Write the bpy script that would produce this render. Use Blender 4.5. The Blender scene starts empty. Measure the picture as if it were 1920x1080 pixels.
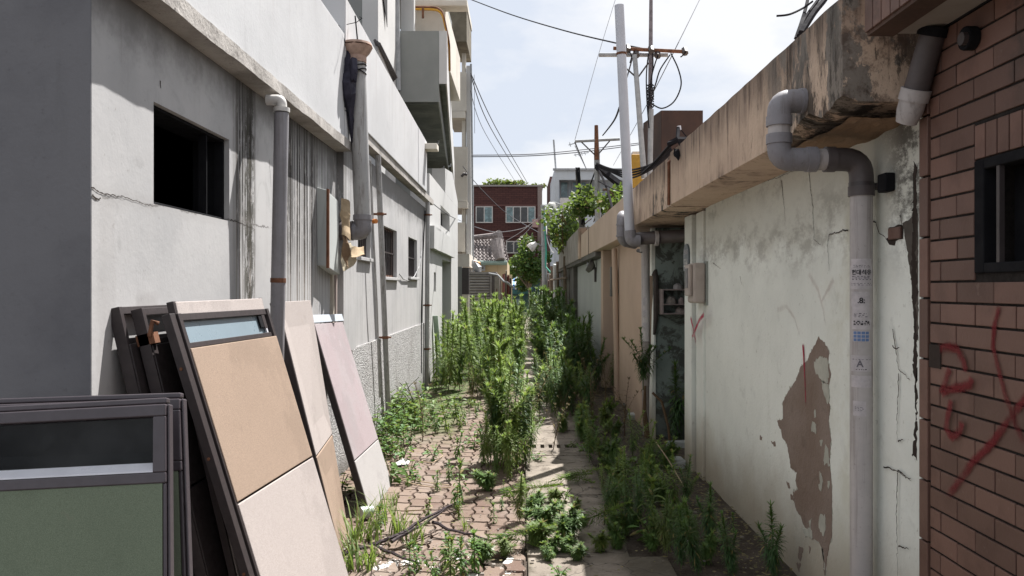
import bpy, bmesh, math, random
from mathutils import Vector, Matrix, noise as mnoise
random.seed(7)
R = math.radians
scene = bpy.context.scene
col = scene.collection
# ---------------------------------------------------------------- camera, sky, sun, exposure
F = 28.0 / 36.0 * 1920.0
H = 1.5
CX, CY = 978.0, 540.0
cam = bpy.data.cameras.new("camera")
cam.lens = 28.0; cam.sensor_width = 36.0; cam.shift_x = -18.0 / 1920.0
cam.clip_start = 0.05; cam.clip_end = 900
camo = bpy.data.objects.new("camera", cam); col.objects.link(camo)
camo.location = (0, 0, H); camo.rotation_euler = (R(90), 0, 0)
scene.camera = camo
SX, SY = 0.316, 0.50                      # horizontal travel of the sunlight per metre of drop
sun_el = math.atan2(1, math.hypot(SX, SY)); sun_az = math.atan2(SX, SY)
sl = bpy.data.lights.new("sun", 'SUN'); sl.energy = 5.0; sl.angle = R(0.5); sl.color = (1.0, 0.975, 0.945)
so = bpy.data.objects.new("sun", sl); col.objects.link(so)
so.rotation_euler = Vector((SX, SY, 1)).to_track_quat('Z', 'Y').to_euler(); so.location = (4, 6, 20)
world = bpy.data.worlds.new("World"); scene.world = world; world.use_nodes = True
wt = world.node_tree; wt.nodes.clear()
wo = wt.nodes.new('ShaderNodeOutputWorld'); bg = wt.nodes.new('ShaderNodeBackground')
sky = wt.nodes.new('ShaderNodeTexSky'); sky.sky_type = 'NISHITA'; sky.sun_disc = False
sky.sun_elevation = sun_el; sky.sun_rotation = sun_az; sky.dust_density = 3.0; sky.air_density = 1.0
tc = wt.nodes.new('ShaderNodeTexCoord')
mp = wt.nodes.new('ShaderNodeMapping'); mp.inputs['Scale'].default_value = (1.0, 1.0, 2.2); mp.inputs['Location'].default_value = (0.35, 0.2, 0.0)
nz = wt.nodes.new('ShaderNodeTexNoise'); nz.inputs['Scale'].default_value = 2.6; nz.inputs['Detail'].default_value = 9; nz.inputs['Roughness'].default_value = 0.55
rp = wt.nodes.new('ShaderNodeValToRGB'); rp.color_ramp.elements[0].position = 0.43; rp.color_ramp.elements[1].position = 0.57
cl = wt.nodes.new('ShaderNodeMixRGB'); cl.inputs[1].default_value = (4.0, 4.32, 4.9, 1); cl.inputs[2].default_value = (5.35, 5.37, 5.45, 1)
mx = wt.nodes.new('ShaderNodeMixRGB'); mx.inputs[0].default_value = 0.93
bg.inputs['Strength'].default_value = 0.080
L = wt.links.new
L(tc.outputs['Generated'], mp.inputs['Vector']); L(mp.outputs[0], nz.inputs['Vector']); L(nz.outputs['Fac'], rp.inputs[0])
L(rp.outputs[0], cl.inputs[0]); L(sky.outputs[0], mx.inputs[1]); L(cl.outputs[0], mx.inputs[2])
L(mx.outputs[0], bg.inputs['Color']); L(bg.outputs[0], wo.inputs['Surface'])
scene.view_settings.view_transform = 'Standard'; scene.view_settings.look = 'None'
scene.view_settings.gamma = 1; scene.view_settings.exposure = 1.22
scene.cycles.max_bounces = 8; scene.cycles.transparent_max_bounces = 16

# ---------------------------------------------------------------- helpers
def W(px, py, d): return Vector(((px - CX) / F * d, d, H - (py - CY) / F * d))
def onx(px, py, X): return W(px, py, X * F / (px - CX))
def ong(px, py): return W(px, py, H * F / (py - CY))
def yx(px, X): return X * F / (px - CX)           # depth at which a plane x = X crosses column px
ORG = {}
def tag(o, label=None, cat=None, group=None, kind=None):
    if label: o['label'] = label
    if cat: o['category'] = cat
    if group: o['group'] = group
    if kind: o['kind'] = kind
    return o
def thing(name, label, cat, loc=(0, 0, 0), group=None):
    o = bpy.data.objects.new(name, None); col.objects.link(o); o.empty_display_size = 0.1
    o.location = loc; ORG[o] = Vector(loc)
    return tag(o, label, cat, group)
class MB:
    def __init__(s): s.v = []; s.f = []; s.uv = None; s.mi = None
    def poly(s, pts):
        n = len(s.v); s.v += [Vector(p) for p in pts]; s.f.append(tuple(range(n, n + len(pts)))); return s
    def hexa(s, c):                                # 8 corners: bottom ring then top ring
        n = len(s.v); s.v += [Vector(p) for p in c]
        for q in ((3,2,1,0),(4,5,6,7),(0,1,5,4),(1,2,6,5),(2,3,7,6),(3,0,4,7)): s.f.append(tuple(n + i for i in q))
        return s
    def box(s, x0, x1, y0, y1, z0, z1):
        x0, x1 = sorted((x0, x1)); y0, y1 = sorted((y0, y1)); z0, z1 = sorted((z0, z1))
        return s.hexa([(x0,y0,z0),(x1,y0,z0),(x1,y1,z0),(x0,y1,z0),(x0,y0,z1),(x1,y0,z1),(x1,y1,z1),(x0,y1,z1)])
    def tube(s, pts, r, seg=10, cap=True):
        pts = [Vector(p) for p in pts]; rs = r if isinstance(r, (list, tuple)) else [r] * len(pts)
        n0 = len(s.v); up = None
        for i, p in enumerate(pts):
            a = pts[max(i-1, 0)]; b = pts[min(i+1, len(pts)-1)]; t = (b - a)
            if t.length < 1e-9: t = Vector((0,0,1))
            t.normalize()
            if up is None: up = t.orthogonal().normalized()
            else:
                up = (up - t * up.dot(t))
                up = t.orthogonal().normalized() if up.length < 1e-5 else up.normalized()
            q = t.cross(up)
            for k in range(seg):
                an = 2 * math.pi * k / seg; s.v.append(p + (up * math.cos(an) + q * math.sin(an)) * rs[i])
        for i in range(len(pts) - 1):
            for k in range(seg):
                a = n0 + i*seg + k; b = n0 + i*seg + (k+1) % seg; s.f.append((a, b, b+seg, a+seg))
        if cap:
            s.f.append(tuple(n0 + k for k in range(seg))[::-1]); s.f.append(tuple(n0 + (len(pts)-1)*seg + k for k in range(seg)))
        return s
    def prism(s, poly, axis, a, b):                # poly in the two other axes, extruded a..b on axis
        def mk(p, t):
            return {'x': (t, p[0], p[1]), 'y': (p[0], t, p[1]), 'z': (p[0], p[1], t)}[axis]
        n = len(s.v); k = len(poly)
        s.v += [Vector(mk(p, a)) for p in poly] + [Vector(mk(p, b)) for p in poly]
        s.f.append(tuple(range(n, n+k))); s.f.append(tuple(range(n+2*k-1, n+k-1, -1)))
        for i in range(k): j = (i+1) % k; s.f.append((n+j, n+i, n+k+i, n+k+j))
        return s
    def build(s, name, mat, parent=None, bevel=0, smooth=False, own=False):
        me = bpy.data.meshes.new(name)
        if parent is not None: off = ORG[parent]
        elif own:
            off = Vector((sum(v.x for v in s.v)/len(s.v), sum(v.y for v in s.v)/len(s.v), min(v.z for v in s.v)))
        else: off = Vector((0,0,0))
        me.from_pydata([v - off for v in s.v], [], s.f)
        for m_ in (mat if isinstance(mat, (list, tuple)) else [mat]): me.materials.append(m_)
        if s.mi: me.polygons.foreach_set('material_index', s.mi)
        if s.uv:
            ul = me.uv_layers.new(name='UVMap'); fl = [c for uv in s.uv for c in uv]; ul.data.foreach_set('uv', fl)
        bm = bmesh.new(); bm.from_mesh(me); 
        if not s.uv and not getattr(s, 'keep', False): bmesh.ops.recalc_face_normals(bm, faces=bm.faces)
        bm.to_mesh(me); bm.free()
        if smooth: me.shade_smooth(); 
        o = bpy.data.objects.new(name, me); col.objects.link(o)
        if parent is not None: o.parent = parent; ORG[o] = off
        else: o.location = off; ORG[o] = off
        if smooth == 'auto':
            me.set_sharp_from_angle(angle=R(40))
        if bevel:
            b = o.modifiers.new('edge', 'BEVEL'); b.width = bevel; b.segments = 2; b.limit_method = 'ANGLE'; b.angle_limit = R(40)
        return o
def arc(c, a, b, n=8):                             # quarter bend from a to b around corner c
    c, a, b = Vector(c), Vector(a), Vector(b); out = []
    for i in range(n + 1):
        t = i / n * math.pi / 2; ctr = a + b - c
        out.append(ctr + (a - ctr) * math.cos(t) + (b - ctr) * math.sin(t))
    return out
def pipe_path(pts, rb=0.07):
    pts = [Vector(p) for p in pts]; out = [pts[0]]
    for i in range(1, len(pts) - 1):
        p = pts[i]; a = (pts[i-1] - p).normalized(); b = (pts[i+1] - p).normalized()
        r_ = min(rb, (pts[i-1]-p).length*.49, (pts[i+1]-p).length*.49)
        A, B = p + a * r_, p + b * r_
        for k in range(7):
            t = k / 6; out.append((A*(1-t) + p*t)*(1-t) + (p*(1-t) + B*t)*t)
    out.append(pts[-1]); return out
def sag(a, b, s, n=14):
    a, b = Vector(a), Vector(b)
    return [a.lerp(b, i/n) - Vector((0, 0, s * 4 * (i/n) * (1 - i/n))) for i in range(n + 1)]
def holed_x(mb, x0, x1, y0, y1, z0, z1, holes):    # a wall lying along y with rectangular holes (ya, yb, za, zb)
    ys = sorted({y0, y1} | {h for q in holes for h in q[:2]}); zs = sorted({z0, z1} | {h for q in holes for h in q[2:]})
    for i in range(len(ys) - 1):
        ym = (ys[i] + ys[i+1]) / 2; run = None
        for j in range(len(zs) - 1):
            zm = (zs[j] + zs[j+1]) / 2
            inside = any(q[0] < ym < q[1] and q[2] < zm < q[3] for q in holes)
            if not inside: run = (run[0], zs[j+1]) if run else (zs[j], zs[j+1])
            if (inside or j == len(zs) - 2) and run: mb.box(x0, x1, ys[i], ys[i+1], *run); run = None
# ---------------------------------------------------------------- materials
class NT:
    def __init__(s, name, rough=0.85, spec=0.3):
        s.m = bpy.data.materials.new(name); s.m.use_nodes = True; s.t = s.m.node_tree; s.t.nodes.clear()
        s.out = s.t.nodes.new('ShaderNodeOutputMaterial'); s.b = s.t.nodes.new('ShaderNodeBsdfPrincipled')
        s.b.inputs['Roughness'].default_value = rough; s.b.inputs['Specular IOR Level'].default_value = spec
        s.t.links.new(s.b.outputs[0], s.out.inputs[0]); s._pos = None
    def n(s, typ, **k):
        x = s.t.nodes.new(typ)
        for a, b in k.items(): setattr(x, a, b)
        return x
    def put(s, sock, v):
        if hasattr(v, 'is_output') or isinstance(v, bpy.types.NodeSocket): s.t.links.new(v, sock)
        elif isinstance(v, (tuple, list)) and len(v) == 3 and sock.type == 'RGBA': sock.default_value = (*v, 1)
        else: sock.default_value = v
    def pos(s):
        if not s._pos: s._pos = s.n('ShaderNodeNewGeometry').outputs['Position']
        return s._pos
    def obj(s): return s.n('ShaderNodeTexCoord').outputs['Object']
    def isl(s): return s.n('ShaderNodeNewGeometry').outputs['Random Per Island']
    def map(s, scale=(1,1,1), loc=(0,0,0), vec=None):
        x = s.n('ShaderNodeMapping'); x.inputs['Scale'].default_value = scale; x.inputs['Location'].default_value = loc
        s.put(x.inputs['Vector'], vec or s.pos()); return x.outputs[0]
    def noise(s, scale, detail=6, rough=.6, vec=None, dist=0):
        x = s.n('ShaderNodeTexNoise'); x.inputs['Scale'].default_value = scale; x.inputs['Detail'].default_value = detail
        x.inputs['Roughness'].default_value = rough; x.inputs['Distortion'].default_value = dist
        s.put(x.inputs['Vector'], vec or s.pos()); return x.outputs['Fac']
    def step(s, v, a, b, lo=0., hi=1.):
        x = s.n('ShaderNodeMapRange', interpolation_type='SMOOTHSTEP'); s.put(x.inputs[0], v)
        x.inputs[1].default_value = a; x.inputs[2].default_value = b; x.inputs[3].default_value = lo; x.inputs[4].default_value = hi
        return x.outputs[0]
    def math(s, op, a, b=0.0):
        x = s.n('ShaderNodeMath', operation=op); s.put(x.inputs[0], a); s.put(x.inputs[1], b); return x.outputs[0]
    def mul(s, *a):
        r = a[0]
        for b in a[1:]: r = s.math('MULTIPLY', r, b)
        return r
    def sep(s, vec=None):
        x = s.n('ShaderNodeSeparateXYZ'); s.put(x.inputs[0], vec or s.pos()); return x.outputs
    def mix(s, f, a, b, mode='MIX'):
        x = s.n('ShaderNodeMixRGB', blend_type=mode); s.put(x.inputs[0], f); s.put(x.inputs[1], a); s.put(x.inputs[2], b); return x.outputs[0]
    def band(s, v, a, b, soft):                    # 1 between a and b
        return s.mul(s.step(v, a - soft, a + soft), s.step(v, b - soft, b + soft, 1., 0.))
    def bump(s, h, strength=.3, dist=.01, prev=None):
        x = s.n('ShaderNodeBump'); x.inputs['Strength'].default_value = strength; x.inputs['Distance'].default_value = dist
        s.put(x.inputs['Height'], h)
        if prev: s.put(x.inputs['Normal'], prev)
        return x.outputs[0]
    def done(s, color, normal=None, rough=None):
        s.put(s.b.inputs['Base Color'], color)
        if normal: s.put(s.b.inputs['Normal'], normal)
        if rough is not None: s.put(s.b.inputs['Roughness'], rough)
        return s.m
def plaster(name, c1, c2, dirt=(.12,.10,.08), streak=.3, specks=.2, basedirt=.5, blotch=1.1, bump=.25, extra=None, sthr=.55, rough=.88):
    N = NT(name, rough)
    x, y, z = N.sep()
    big = N.noise(blotch, 8, .62); c = N.mix(N.step(big, .35, .68), c1, c2)
    st = N.noise(1.0, 7, .65, N.map((7, 7, .55)))
    st2 = N.noise(.9, 3, .5)
    f = N.mul(N.step(st, sthr, sthr + .22), N.step(st2, .38, .62), streak)
    c = N.mix(f, c, dirt)
    sp = N.noise(34, 6, .7); c = N.mix(N.mul(N.step(sp, .60, .74), specks), c, dirt)
    mid = N.noise(6.5, 8, .68, None, .6); c = N.mix(N.mul(N.step(mid, .56, .72), specks * .8), c, tuple(v*.62 for v in c1))
    if basedirt:
        bz = N.math('ADD', z, N.mul(N.noise(2.6, 6, .6), .8))
        c = N.mix(N.mul(N.step(bz, .35, 1.05, 1., 0.), basedirt), c, dirt)
    h = N.math('ADD', N.noise(4, 5, .6), N.mul(N.noise(60, 4, .6), .25))
    if extra: c = extra(N, c, x, y, z)
    return N.done(c, N.bump(h, bump, .02))
def flat(name, c, rough=.6, spec=.4, var=.18, scale=14, metal=0, bump=.05):
    N = NT(name, rough, spec); N.b.inputs['Metallic'].default_value = metal
    k = N.noise(scale, 6, .65); cc = N.mix(N.step(k, .35, .7), c, tuple(v * (1 - var) for v in c))
    k2 = N.noise(scale * .12, 5, .6); cc = N.mix(N.mul(N.step(k2, .45, .65), var), cc, tuple(v * .6 for v in c))
    return N.done(cc, N.bump(k, bump, .01), N.step(k, .3, .7, rough * .85, min(1, rough * 1.12)))
M = {}
def ex_left(N, c, x, y, z):                        # black and brown water streaks below the eave, faint patch marks
    # every drip has its own strength (n1) and its own lower end (n2)
    n1 = N.noise(1.0, 5, .75, N.map((0, 26, .12), (0, 3.1, 0))); n2 = N.noise(1.0, 4, .7, N.map((0, 34, 0), (0, 9.3, 0)))
    grit = N.noise(26, 6, .75, N.map((1, 1.6, .35)))
    endz = N.math('ADD', 2.75, N.mul(n2, -2.1)); reach = N.step(N.math('SUBTRACT', z, endz), -.25, .12)
    area = N.math('MAXIMUM', N.band(y, 4.02, 4.30, .07), N.mul(N.band(y, 4.78, 5.62, .20), .95))
    area2 = N.math('MAXIMUM', area, N.mul(N.band(y, 5.5, 6.7, .3), .45))
    brown = N.mul(area, N.step(n1, .50, .56), N.step(z, .5, 1.6, .5, 1.)); c = N.mix(N.mul(brown, .6), c, (.20, .15, .105))
    core = N.mul(area, N.step(n1, .535, .575), N.step(grit, .36, .5)); c = N.mix(N.mul(core, .8), c, (.075, .055, .04))
    blk = N.mul(area2, N.step(n1, .455, .50), reach, N.step(grit, .34, .48)); c = N.mix(N.mul(blk, .95), c, (.018, .015, .013))
    mot = N.mul(N.band(y, 4.14, 4.30, .04), N.step(N.noise(22, 6, .8, N.map((1, 1, .4), (2, 0, 0))), .47, .52), .85); c = N.mix(mot, c, (.035, .032, .02))
    s3 = N.noise(1.0, 6, .7, N.map((1, 30, .35), (0, 1.7, 0)))
    c = N.mix(N.mul(N.step(y, 4.4, 4.9), N.step(s3, .52, .66), .45), c, (.24, .23, .22))
    top = N.mul(N.step(N.math('ADD', z, N.mul(N.noise(3, 7, .7), .5)), 2.55, 2.80), .7); c = N.mix(top, c, (.10, .095, .09))
    # two faint damp rectangles low on the wall
    e = N.noise(9, 4); yy = N.math('ADD', y, N.mul(e, .08)); z2 = N.math('ADD', z, N.mul(e, .08))
    r1 = N.mul(N.band(yy, 3.02, 3.2, .02), N.band(z2, 1.15, 1.52, .02)); r2 = N.mul(N.band(yy, 3.38, 3.56, .02), N.band(z2, 1.28, 1.44, .02))
    r3 = N.mul(N.band(yy, 2.75, 2.87, .015), N.step(z2, 1.80, 1.88, 1., 0.), .5)
    c = N.mix(N.mul(N.math('MAXIMUM', N.math('MAXIMUM', r1, r2), r3), .28), c, (.25, .23, .22))
    # crack line just below the window
    cy = N.math('ADD', z, N.mul(N.noise(7, 5, .7), .06)); d = N.math('ABSOLUTE', N.math('SUBTRACT', cy, N.math('ADD', 1.857, N.mul(N.math('SUBTRACT', y, 3.0), .012))))
    c = N.mix(N.mul(N.step(d, .002, .006, 1., 0.), N.band(y, 2.6, 4.6, .1), N.step(N.noise(3.3), .42, .5), .7), c, (.1, .09, .085))
    c = N.mix(N.mul(N.step(d, .0, .06, 1., 0.), N.band(y, 2.6, 4.3, .1), .18), c, (.3, .28, .26))
    return c
M['leftwall'] = plaster('grey_white_plaster', (.46,.45,.445), (.385,.38,.38), (.22,.20,.18), .45, .5, .5, 1.3, .13, ex_left)
M['facewall'] = plaster('shade_grey_plaster', (.17,.17,.18), (.125,.125,.135), (.09,.09,.09), .35, .4, .4, 1.6, .25)  # the end wall's shade is put into this darker grey
M['eave'] = plaster('weathered_concrete_eave', (.44,.41,.38), (.25,.23,.21), (.06,.05,.045), .6, .95, 0, 3.0, .9)
def ex_par(N, c, x, y, z):
    s = N.noise(1.0, 6, .7, N.map((1, 14, .5), (0, 2, 0)))
    return N.mix(N.mul(N.step(s, .55, .68), N.step(z, 2.7, 3.5, .1, .5)), c, (.33, .30, .29))
M['parapet'] = plaster('white_parapet', (.485,.485,.49), (.42,.42,.425), (.25,.24,.24), .45, .3, 0, 1.0, .15, ex_par)
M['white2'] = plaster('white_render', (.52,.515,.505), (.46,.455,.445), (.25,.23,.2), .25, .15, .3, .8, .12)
M['greyface'] = plaster('shade_grey_render', (.25,.258,.245), (.20,.208,.20), (.18,.18,.17), .35, .12, 0, .8, .12)  # grey base carries the shade of camera-facing white walls
M['cream'] = plaster('cream_render', (.62,.58,.51), (.52,.48,.42), (.26,.20,.15), .3, .2, 0, 1.2, .15)
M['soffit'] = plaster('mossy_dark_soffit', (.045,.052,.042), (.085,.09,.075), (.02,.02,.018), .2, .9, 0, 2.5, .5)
def rough_mat():
    N = NT('pebble_dash', .95)
    v = N.n('ShaderNodeTexVoronoi'); v.inputs['Scale'].default_value = 85; N.put(v.inputs['Vector'], N.pos())
    w = N.noise(70, 3); k = N.noise(1.4, 6)
    c = N.mix(N.step(w, .48, .58), (.56,.55,.54), (.22,.21,.21)); c = N.mix(N.mul(N.step(k, .5, .7), .5), c, (.2,.18,.16))
    x, y, z = N.sep(); c = N.mix(N.step(N.math('ADD', z, N.mul(N.noise(3), .3)), .15, .4, .7, 0.), c, (.10,.09,.07))
    return N.done(c, N.bump(N.math('ADD', v.outputs['Distance'], w), 1.0, .015))
M['rough'] = rough_mat()
M['dark'] = flat('dark_interior', (.012,.011,.012), .9)
M['black'] = flat('black_rubber', (.012,.012,.014), .85, .1)
M['darkmetal'] = flat('dark_brown_metal', (.055,.045,.045), .45, .5, .3)
M['frame'] = flat('panel_frame_metal', (.045,.036,.036), .5, .3, .25, 30)
M['frame_l'] = flat('violet_grey_frame', (.07,.058,.066), .35, .5, .12, 30)
M['framelt'] = flat('bright_alloy', (.62,.62,.66), .3, .6, .1)
def pvc(name, c, dirt=.5, rough=.45):
    N = NT(name, rough, .45); k = N.noise(5, 6, .65); s = N.noise(1, 6, .7, N.map((42, 42, 1.6))); g = N.noise(60, 5, .75)
    cc = N.mix(N.step(k, .35, .7), c, tuple(v*.82 for v in c)); cc = N.mix(N.mul(N.step(s, .50, .64), dirt), cc, (.13,.11,.095)); cc = N.mix(N.mul(N.step(g, .62, .68), dirt), cc, (.08,.07,.06))
    x, y, z = N.sep(); cc = N.mix(N.mul(N.step(N.math('ADD', z, N.mul(k, .8)), .4, 1.1, 1., 0.), .45), cc, (.22,.18,.14))
    return N.done(cc, N.bump(k, .08, .01), N.step(g, .4, .65, rough, .8))
M['pipe_w'] = pvc('white_pvc', (.46,.43,.42), .35); M['pipe_g'] = pvc('grey_pvc', (.25,.24,.255), .35)
M['pipe_d'] = flat('dark_pvc', (.10,.085,.085), .5, .4, .25, 6)
M['pipe_lw'] = pvc('painted_steel_pipe', (.38,.375,.37), .6)
M['steel'] = flat('weathered_steel', (.34,.35,.36), .5, .5, .3, 8)
M['rust'] = flat('rusty_iron', (.20,.09,.05), .85, .3, .5, 12, 0, .3)
M['rustcap'] = flat('rust_stained_cap', (.42,.29,.23), .8, .3, .35, 18, 0, .2)
M['wood'] = flat('old_wood', (.20,.15,.11), .85, .3, .4, 9, 0, .2)
def fabric(name, c, sc=420, bl=.0):
    N = NT(name, .95, .15)
    k = N.noise(sc, 2, .5); k2 = N.noise(2.2, 5, .6)
    cc = N.mix(N.step(k, .40, .60), tuple(v*.80 for v in c), tuple(min(1, v*1.12) for v in c))
    k4 = N.noise(95, 3, .6, N.map((1, 1, .35))); cc = N.mix(N.mul(N.step(k4, .5, .62), .10), cc, tuple(v*.7 for v in c))
    cc = N.mix(N.mul(N.step(k2, .45, .68), .16), cc, tuple(v*.75 for v in c))
    k3 = N.noise(11, 5, .7); cc = N.mix(N.mul(N.step(k3, .62, .7), .15), cc, (.25, .2, .16))
    st = N.noise(1.7, 7, .7, N.map((1, 1, 1), (5, 2, 1))); cc = N.mix(N.mul(N.step(st, .53, .60), .22), cc, tuple(v*.55 for v in c)); sc_ = N.noise(1, 5, .8, N.map((60, 60, 3), (1, 1, 1))); cc = N.mix(N.mul(N.step(sc_, .66, .70), .35), cc, (.5,.47,.43))
    if bl:
        k5 = N.noise(2.6, 3, .5); cc = N.mix(N.mul(N.step(k5, .42, .6), bl), cc, (.36, .20, .22))
    return N.done(cc, N.bump(k, .25, .004))
M['tan'] = fabric('tan_fabric', (.305,.228,.175)); M['cream_f'] = fabric('cream_fabric', (.385,.34,.32))
M['green_f'] = fabric('sage_green_fabric', (.175,.21,.15), 700); M['pink_f'] = fabric('faded_pinkish_fabric', (.35,.305,.31), 420, .12); M['white_f'] = fabric('off_white_fabric', (.39,.37,.36))
M['bluepane'] = flat('blue_grey_board', (.22,.28,.32), .3, .6, .1, 3)
M['palehead'] = flat('pale_blue_board', (.48,.52,.57), .5, .5, .08)
def glassm(name, c=(.02,.022,.024), rough=.08):
    N = NT(name, rough, .6); k = N.noise(3, 5); return N.done(N.mix(N.step(k, .4, .7), c, tuple(v*2.2 for v in c)), None, N.step(N.noise(6, 5), .4, .7, rough, rough*2.6))
M['glass'] = glassm('dark_tinted_glass'); 
def ghost():
    N = NT('grimy_glass', .12, .5); k = N.noise(4, 5)
    tr = N.n('ShaderNodeBsdfTransparent'); tr.inputs[0].default_value = (.13,.14,.14,1); mxs = N.n('ShaderNodeMixShader')
    N.put(mxs.inputs[0], N.step(k, .35, .75, .25, .5)); N.put(mxs.inputs[1], tr.outputs[0]); N.put(mxs.inputs[2], N.b.outputs[0]); N.put(N.out.inputs[0], mxs.outputs[0])
    return N.done((.02,.022,.024))
M['panelglass'] = ghost()
M['winglass'] = glassm('sky_lit_window_glass', (.11,.17,.18), .12)
M['cable'] = flat('black_cable', (.022,.021,.024), .95, .04); M['cable_g'] = flat('grey_cable', (.12,.12,.13), .95, .05); M['cable_w'] = flat('white_cable', (.36,.355,.36), .8, .1)
def ex_mint(N, c, x, y, z):
    k = N.noise(2.4, 8, .65); zz = N.math('ADD', z, N.mul(k, .5)); kk = N.noise(5, 10, .78, N.map((1, .7, 1.3)))
    # greyer tone above, black mould band at about 1.75 m, mould beside the brick, ochre damp low down
    c = N.mix(N.mul(N.step(zz, 1.92, 2.08), .75), c, (.50,.50,.44))
    c = N.mix(N.mul(N.band(zz, 1.88, 2.16, .1), N.band(y, 3.2, 6.3, .3), N.step(kk, .45, .60), .42), c, (.13,.11,.09))
    c = N.mix(N.mul(N.step(y, 3.12, 2.9), N.step(zz, 1.75, 2.1), N.step(kk, .44, .56), .85), c, (.05,.045,.04))
    c = N.mix(N.mul(N.step(zz, 2.2, 2.45), N.step(kk, .46, .60), .65), c, (.14,.13,.11))
    c = N.mix(N.mul(N.band(y, 3.15, 3.6, .25), N.step(k, .42, .6), .4), c, (.42,.40,.28))
    c = N.mix(N.mul(N.step(N.math('ADD', z, N.mul(k, .6)), .35, .95, 1., 0.), .65), c, (.30,.24,.16))
    return c
M['mint'] = plaster('mint_paint_plaster', (.75,.775,.72), (.66,.685,.635), (.20,.18,.14), .28, .5, .55, 1.3, .4, ex_mint)
def ex_rec(N, c, x, y, z):
    kk = N.noise(5, 8, .72, None, .7)
    return N.mix(N.mul(N.step(kk, .47, .56), .85), c, (.055,.055,.047))
M['mintdark'] = plaster('shade_mint_plaster', (.24,.29,.265), (.18,.22,.20), (.06,.055,.05), .4, .5, .7, 1.6, .5, ex_rec)  # mint darkened to hold the recess shade, black stains on top
def ex_peach(N, c, x, y, z):
    s = N.noise(1.0, 7, .7, N.map((9, 9, .8))); s2 = N.noise(1.6, 5)
    top = N.step(N.math('ADD', z, N.mul(N.noise(5, 4), .25)), 2.38, 2.66)
    c = N.mix(N.mul(N.step(s, .47, .60), N.math('MAXIMUM', top, N.step(s2, .5, .66)), .85), c, (.075,.05,.04))
    c = N.mix(N.mul(top, .65), c, (.12,.085,.065)); s7 = N.noise(1.0, 7, .7, N.map((15, 15, .9), (4, 1, 0))); c = N.mix(N.mul(N.step(s7, .54, .66), N.step(z, 2.15, 2.45, .2, .9)), c, (.07,.045,.035))
    # big grey bare patches with black mould near the open end
    kk = N.noise(3.2, 8, .72, N.map((1, 2.0, .8))); near = N.mul(N.step(y, 3.9, 3.2), .85)
    c = N.mix(N.mul(near, N.step(kk, .485, .51)), c, (.15,.14,.125))
    k3 = N.noise(5.5, 9, .75, N.map((1, 1.6, .6), (0, 3, 4))); low = N.step(z, 2.42, 2.16)
    c = N.mix(N.mul(near, N.step(k3, .46, .54), N.step(low, 0, 1, .4, 1)), c, (.02,.017,.015))
    k5 = N.noise(9, 9, .8, N.map((1, 2.2, .35), (7, 3, 1))); c = N.mix(N.mul(near, N.step(k5, .53, .58), .9), c, (.035,.028,.022)); k6 = N.noise(7, 8, .75, N.map((1, 1.4, 1), (1, 8, 1))); c = N.mix(N.mul(N.step(y, 2.80, 2.77), N.step(k6, .46, .60), .75), c, (.07,.045,.032))
    k8 = N.noise(14, 8, .75, N.map((1, 1.5, .3), (3, 3, 1))); c = N.mix(N.mul(N.step(k8, .60, .65), .65), c, (.06,.04,.03))
    m = N.mul(N.band(y, 6.0, 6.9, .25), N.step(N.noise(6, 7, .75, N.map((1, 1.6, .6))), .52, .58), N.step(z, 2.42, 2.2)); c = N.mix(m, c, (.05,.045,.04))
    return c
M['fascia'] = plaster('stained_peach_concrete', (.56,.43,.325), (.45,.335,.255), (.15,.10,.07), .3, .3, 0, 1.6, .6, ex_peach)
M['peach'] = plaster('peach_paint_plaster', (.50,.375,.285), (.44,.33,.25), (.25,.17,.12), .2, .1, .5, 1.2, .15)
M['brownsoffit'] = plaster('peeling_brown_soffit', (.26,.17,.105), (.20,.13,.08), (.05,.035,.025), 0, .75, 0, 4.5, .7)
M['greywhite'] = plaster('grey_white_wall', (.46,.48,.46), (.40,.42,.41), (.2,.2,.18), .2, .1, .5, 1.0, .12)
M['oldconc'] = plaster('dark_old_concrete', (.15,.14,.125), (.09,.085,.075), (.03,.03,.025), .6, .6, .4, 2.0, .6)
def brickm():
    N = NT('brown_brick_tile', .5, .4)
    r = N.isl(); c = N.mix(r, (.105,.058,.044), (.175,.095,.072)); k = N.noise(6, 7, .65); c = N.mix(N.mul(N.step(k, .45, .7), .5), c, (.075,.038,.028))
    k2 = N.noise(30, 5, .7); c = N.mix(N.mul(N.step(k2, .62, .72), .3), c, (.22,.16,.13))
    k3 = N.noise(2.2, 6, .7); x, y, z = N.sep(); c = N.mix(N.mul(N.step(k3, .5, .6), N.step(z, 1.9, 2.2), .7), c, (.04,.03,.025))
    return N.done(c, N.bump(N.noise(80, 3), .3, .003))
M['brick'] = brickm(); M['mortar'] = flat('black_mortar', (.03,.026,.024), .95, .1, .4, 40, 0, .5)
M['baremortar'] = plaster('bare_brown_render', (.185,.135,.105), (.24,.19,.16), (.10,.065,.05), .3, .5, 0, 2.0, .7)
M['flake'] = flat('pale_paint_flake', (.44,.44,.38), .9, .2, .2)
M['crack'] = flat('crack_shadow_dirt', (.045,.035,.03), .95, .1)
def spray(name, c, dens=.9):
    N = NT(name, .8); uv = N.n('ShaderNodeTexCoord').outputs['UV']; s = N.sep(uv)
    d = N.math('ABSOLUTE', N.math('SUBTRACT', s[1], .5)); d = N.math('ADD', d, N.mul(N.math('SUBTRACT', N.noise(30, 4, .7), .5), .45))
    a = N.mul(N.step(d, .10, .48, 1., 0.), N.step(s[0], 0, .06), N.step(s[0], .90, 1., 1., 0.), N.step(N.noise(9, 6, .7), .34, .58, .45, 1.), dens); N.put(N.b.inputs['Alpha'], a)
    return N.done(c)
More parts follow.
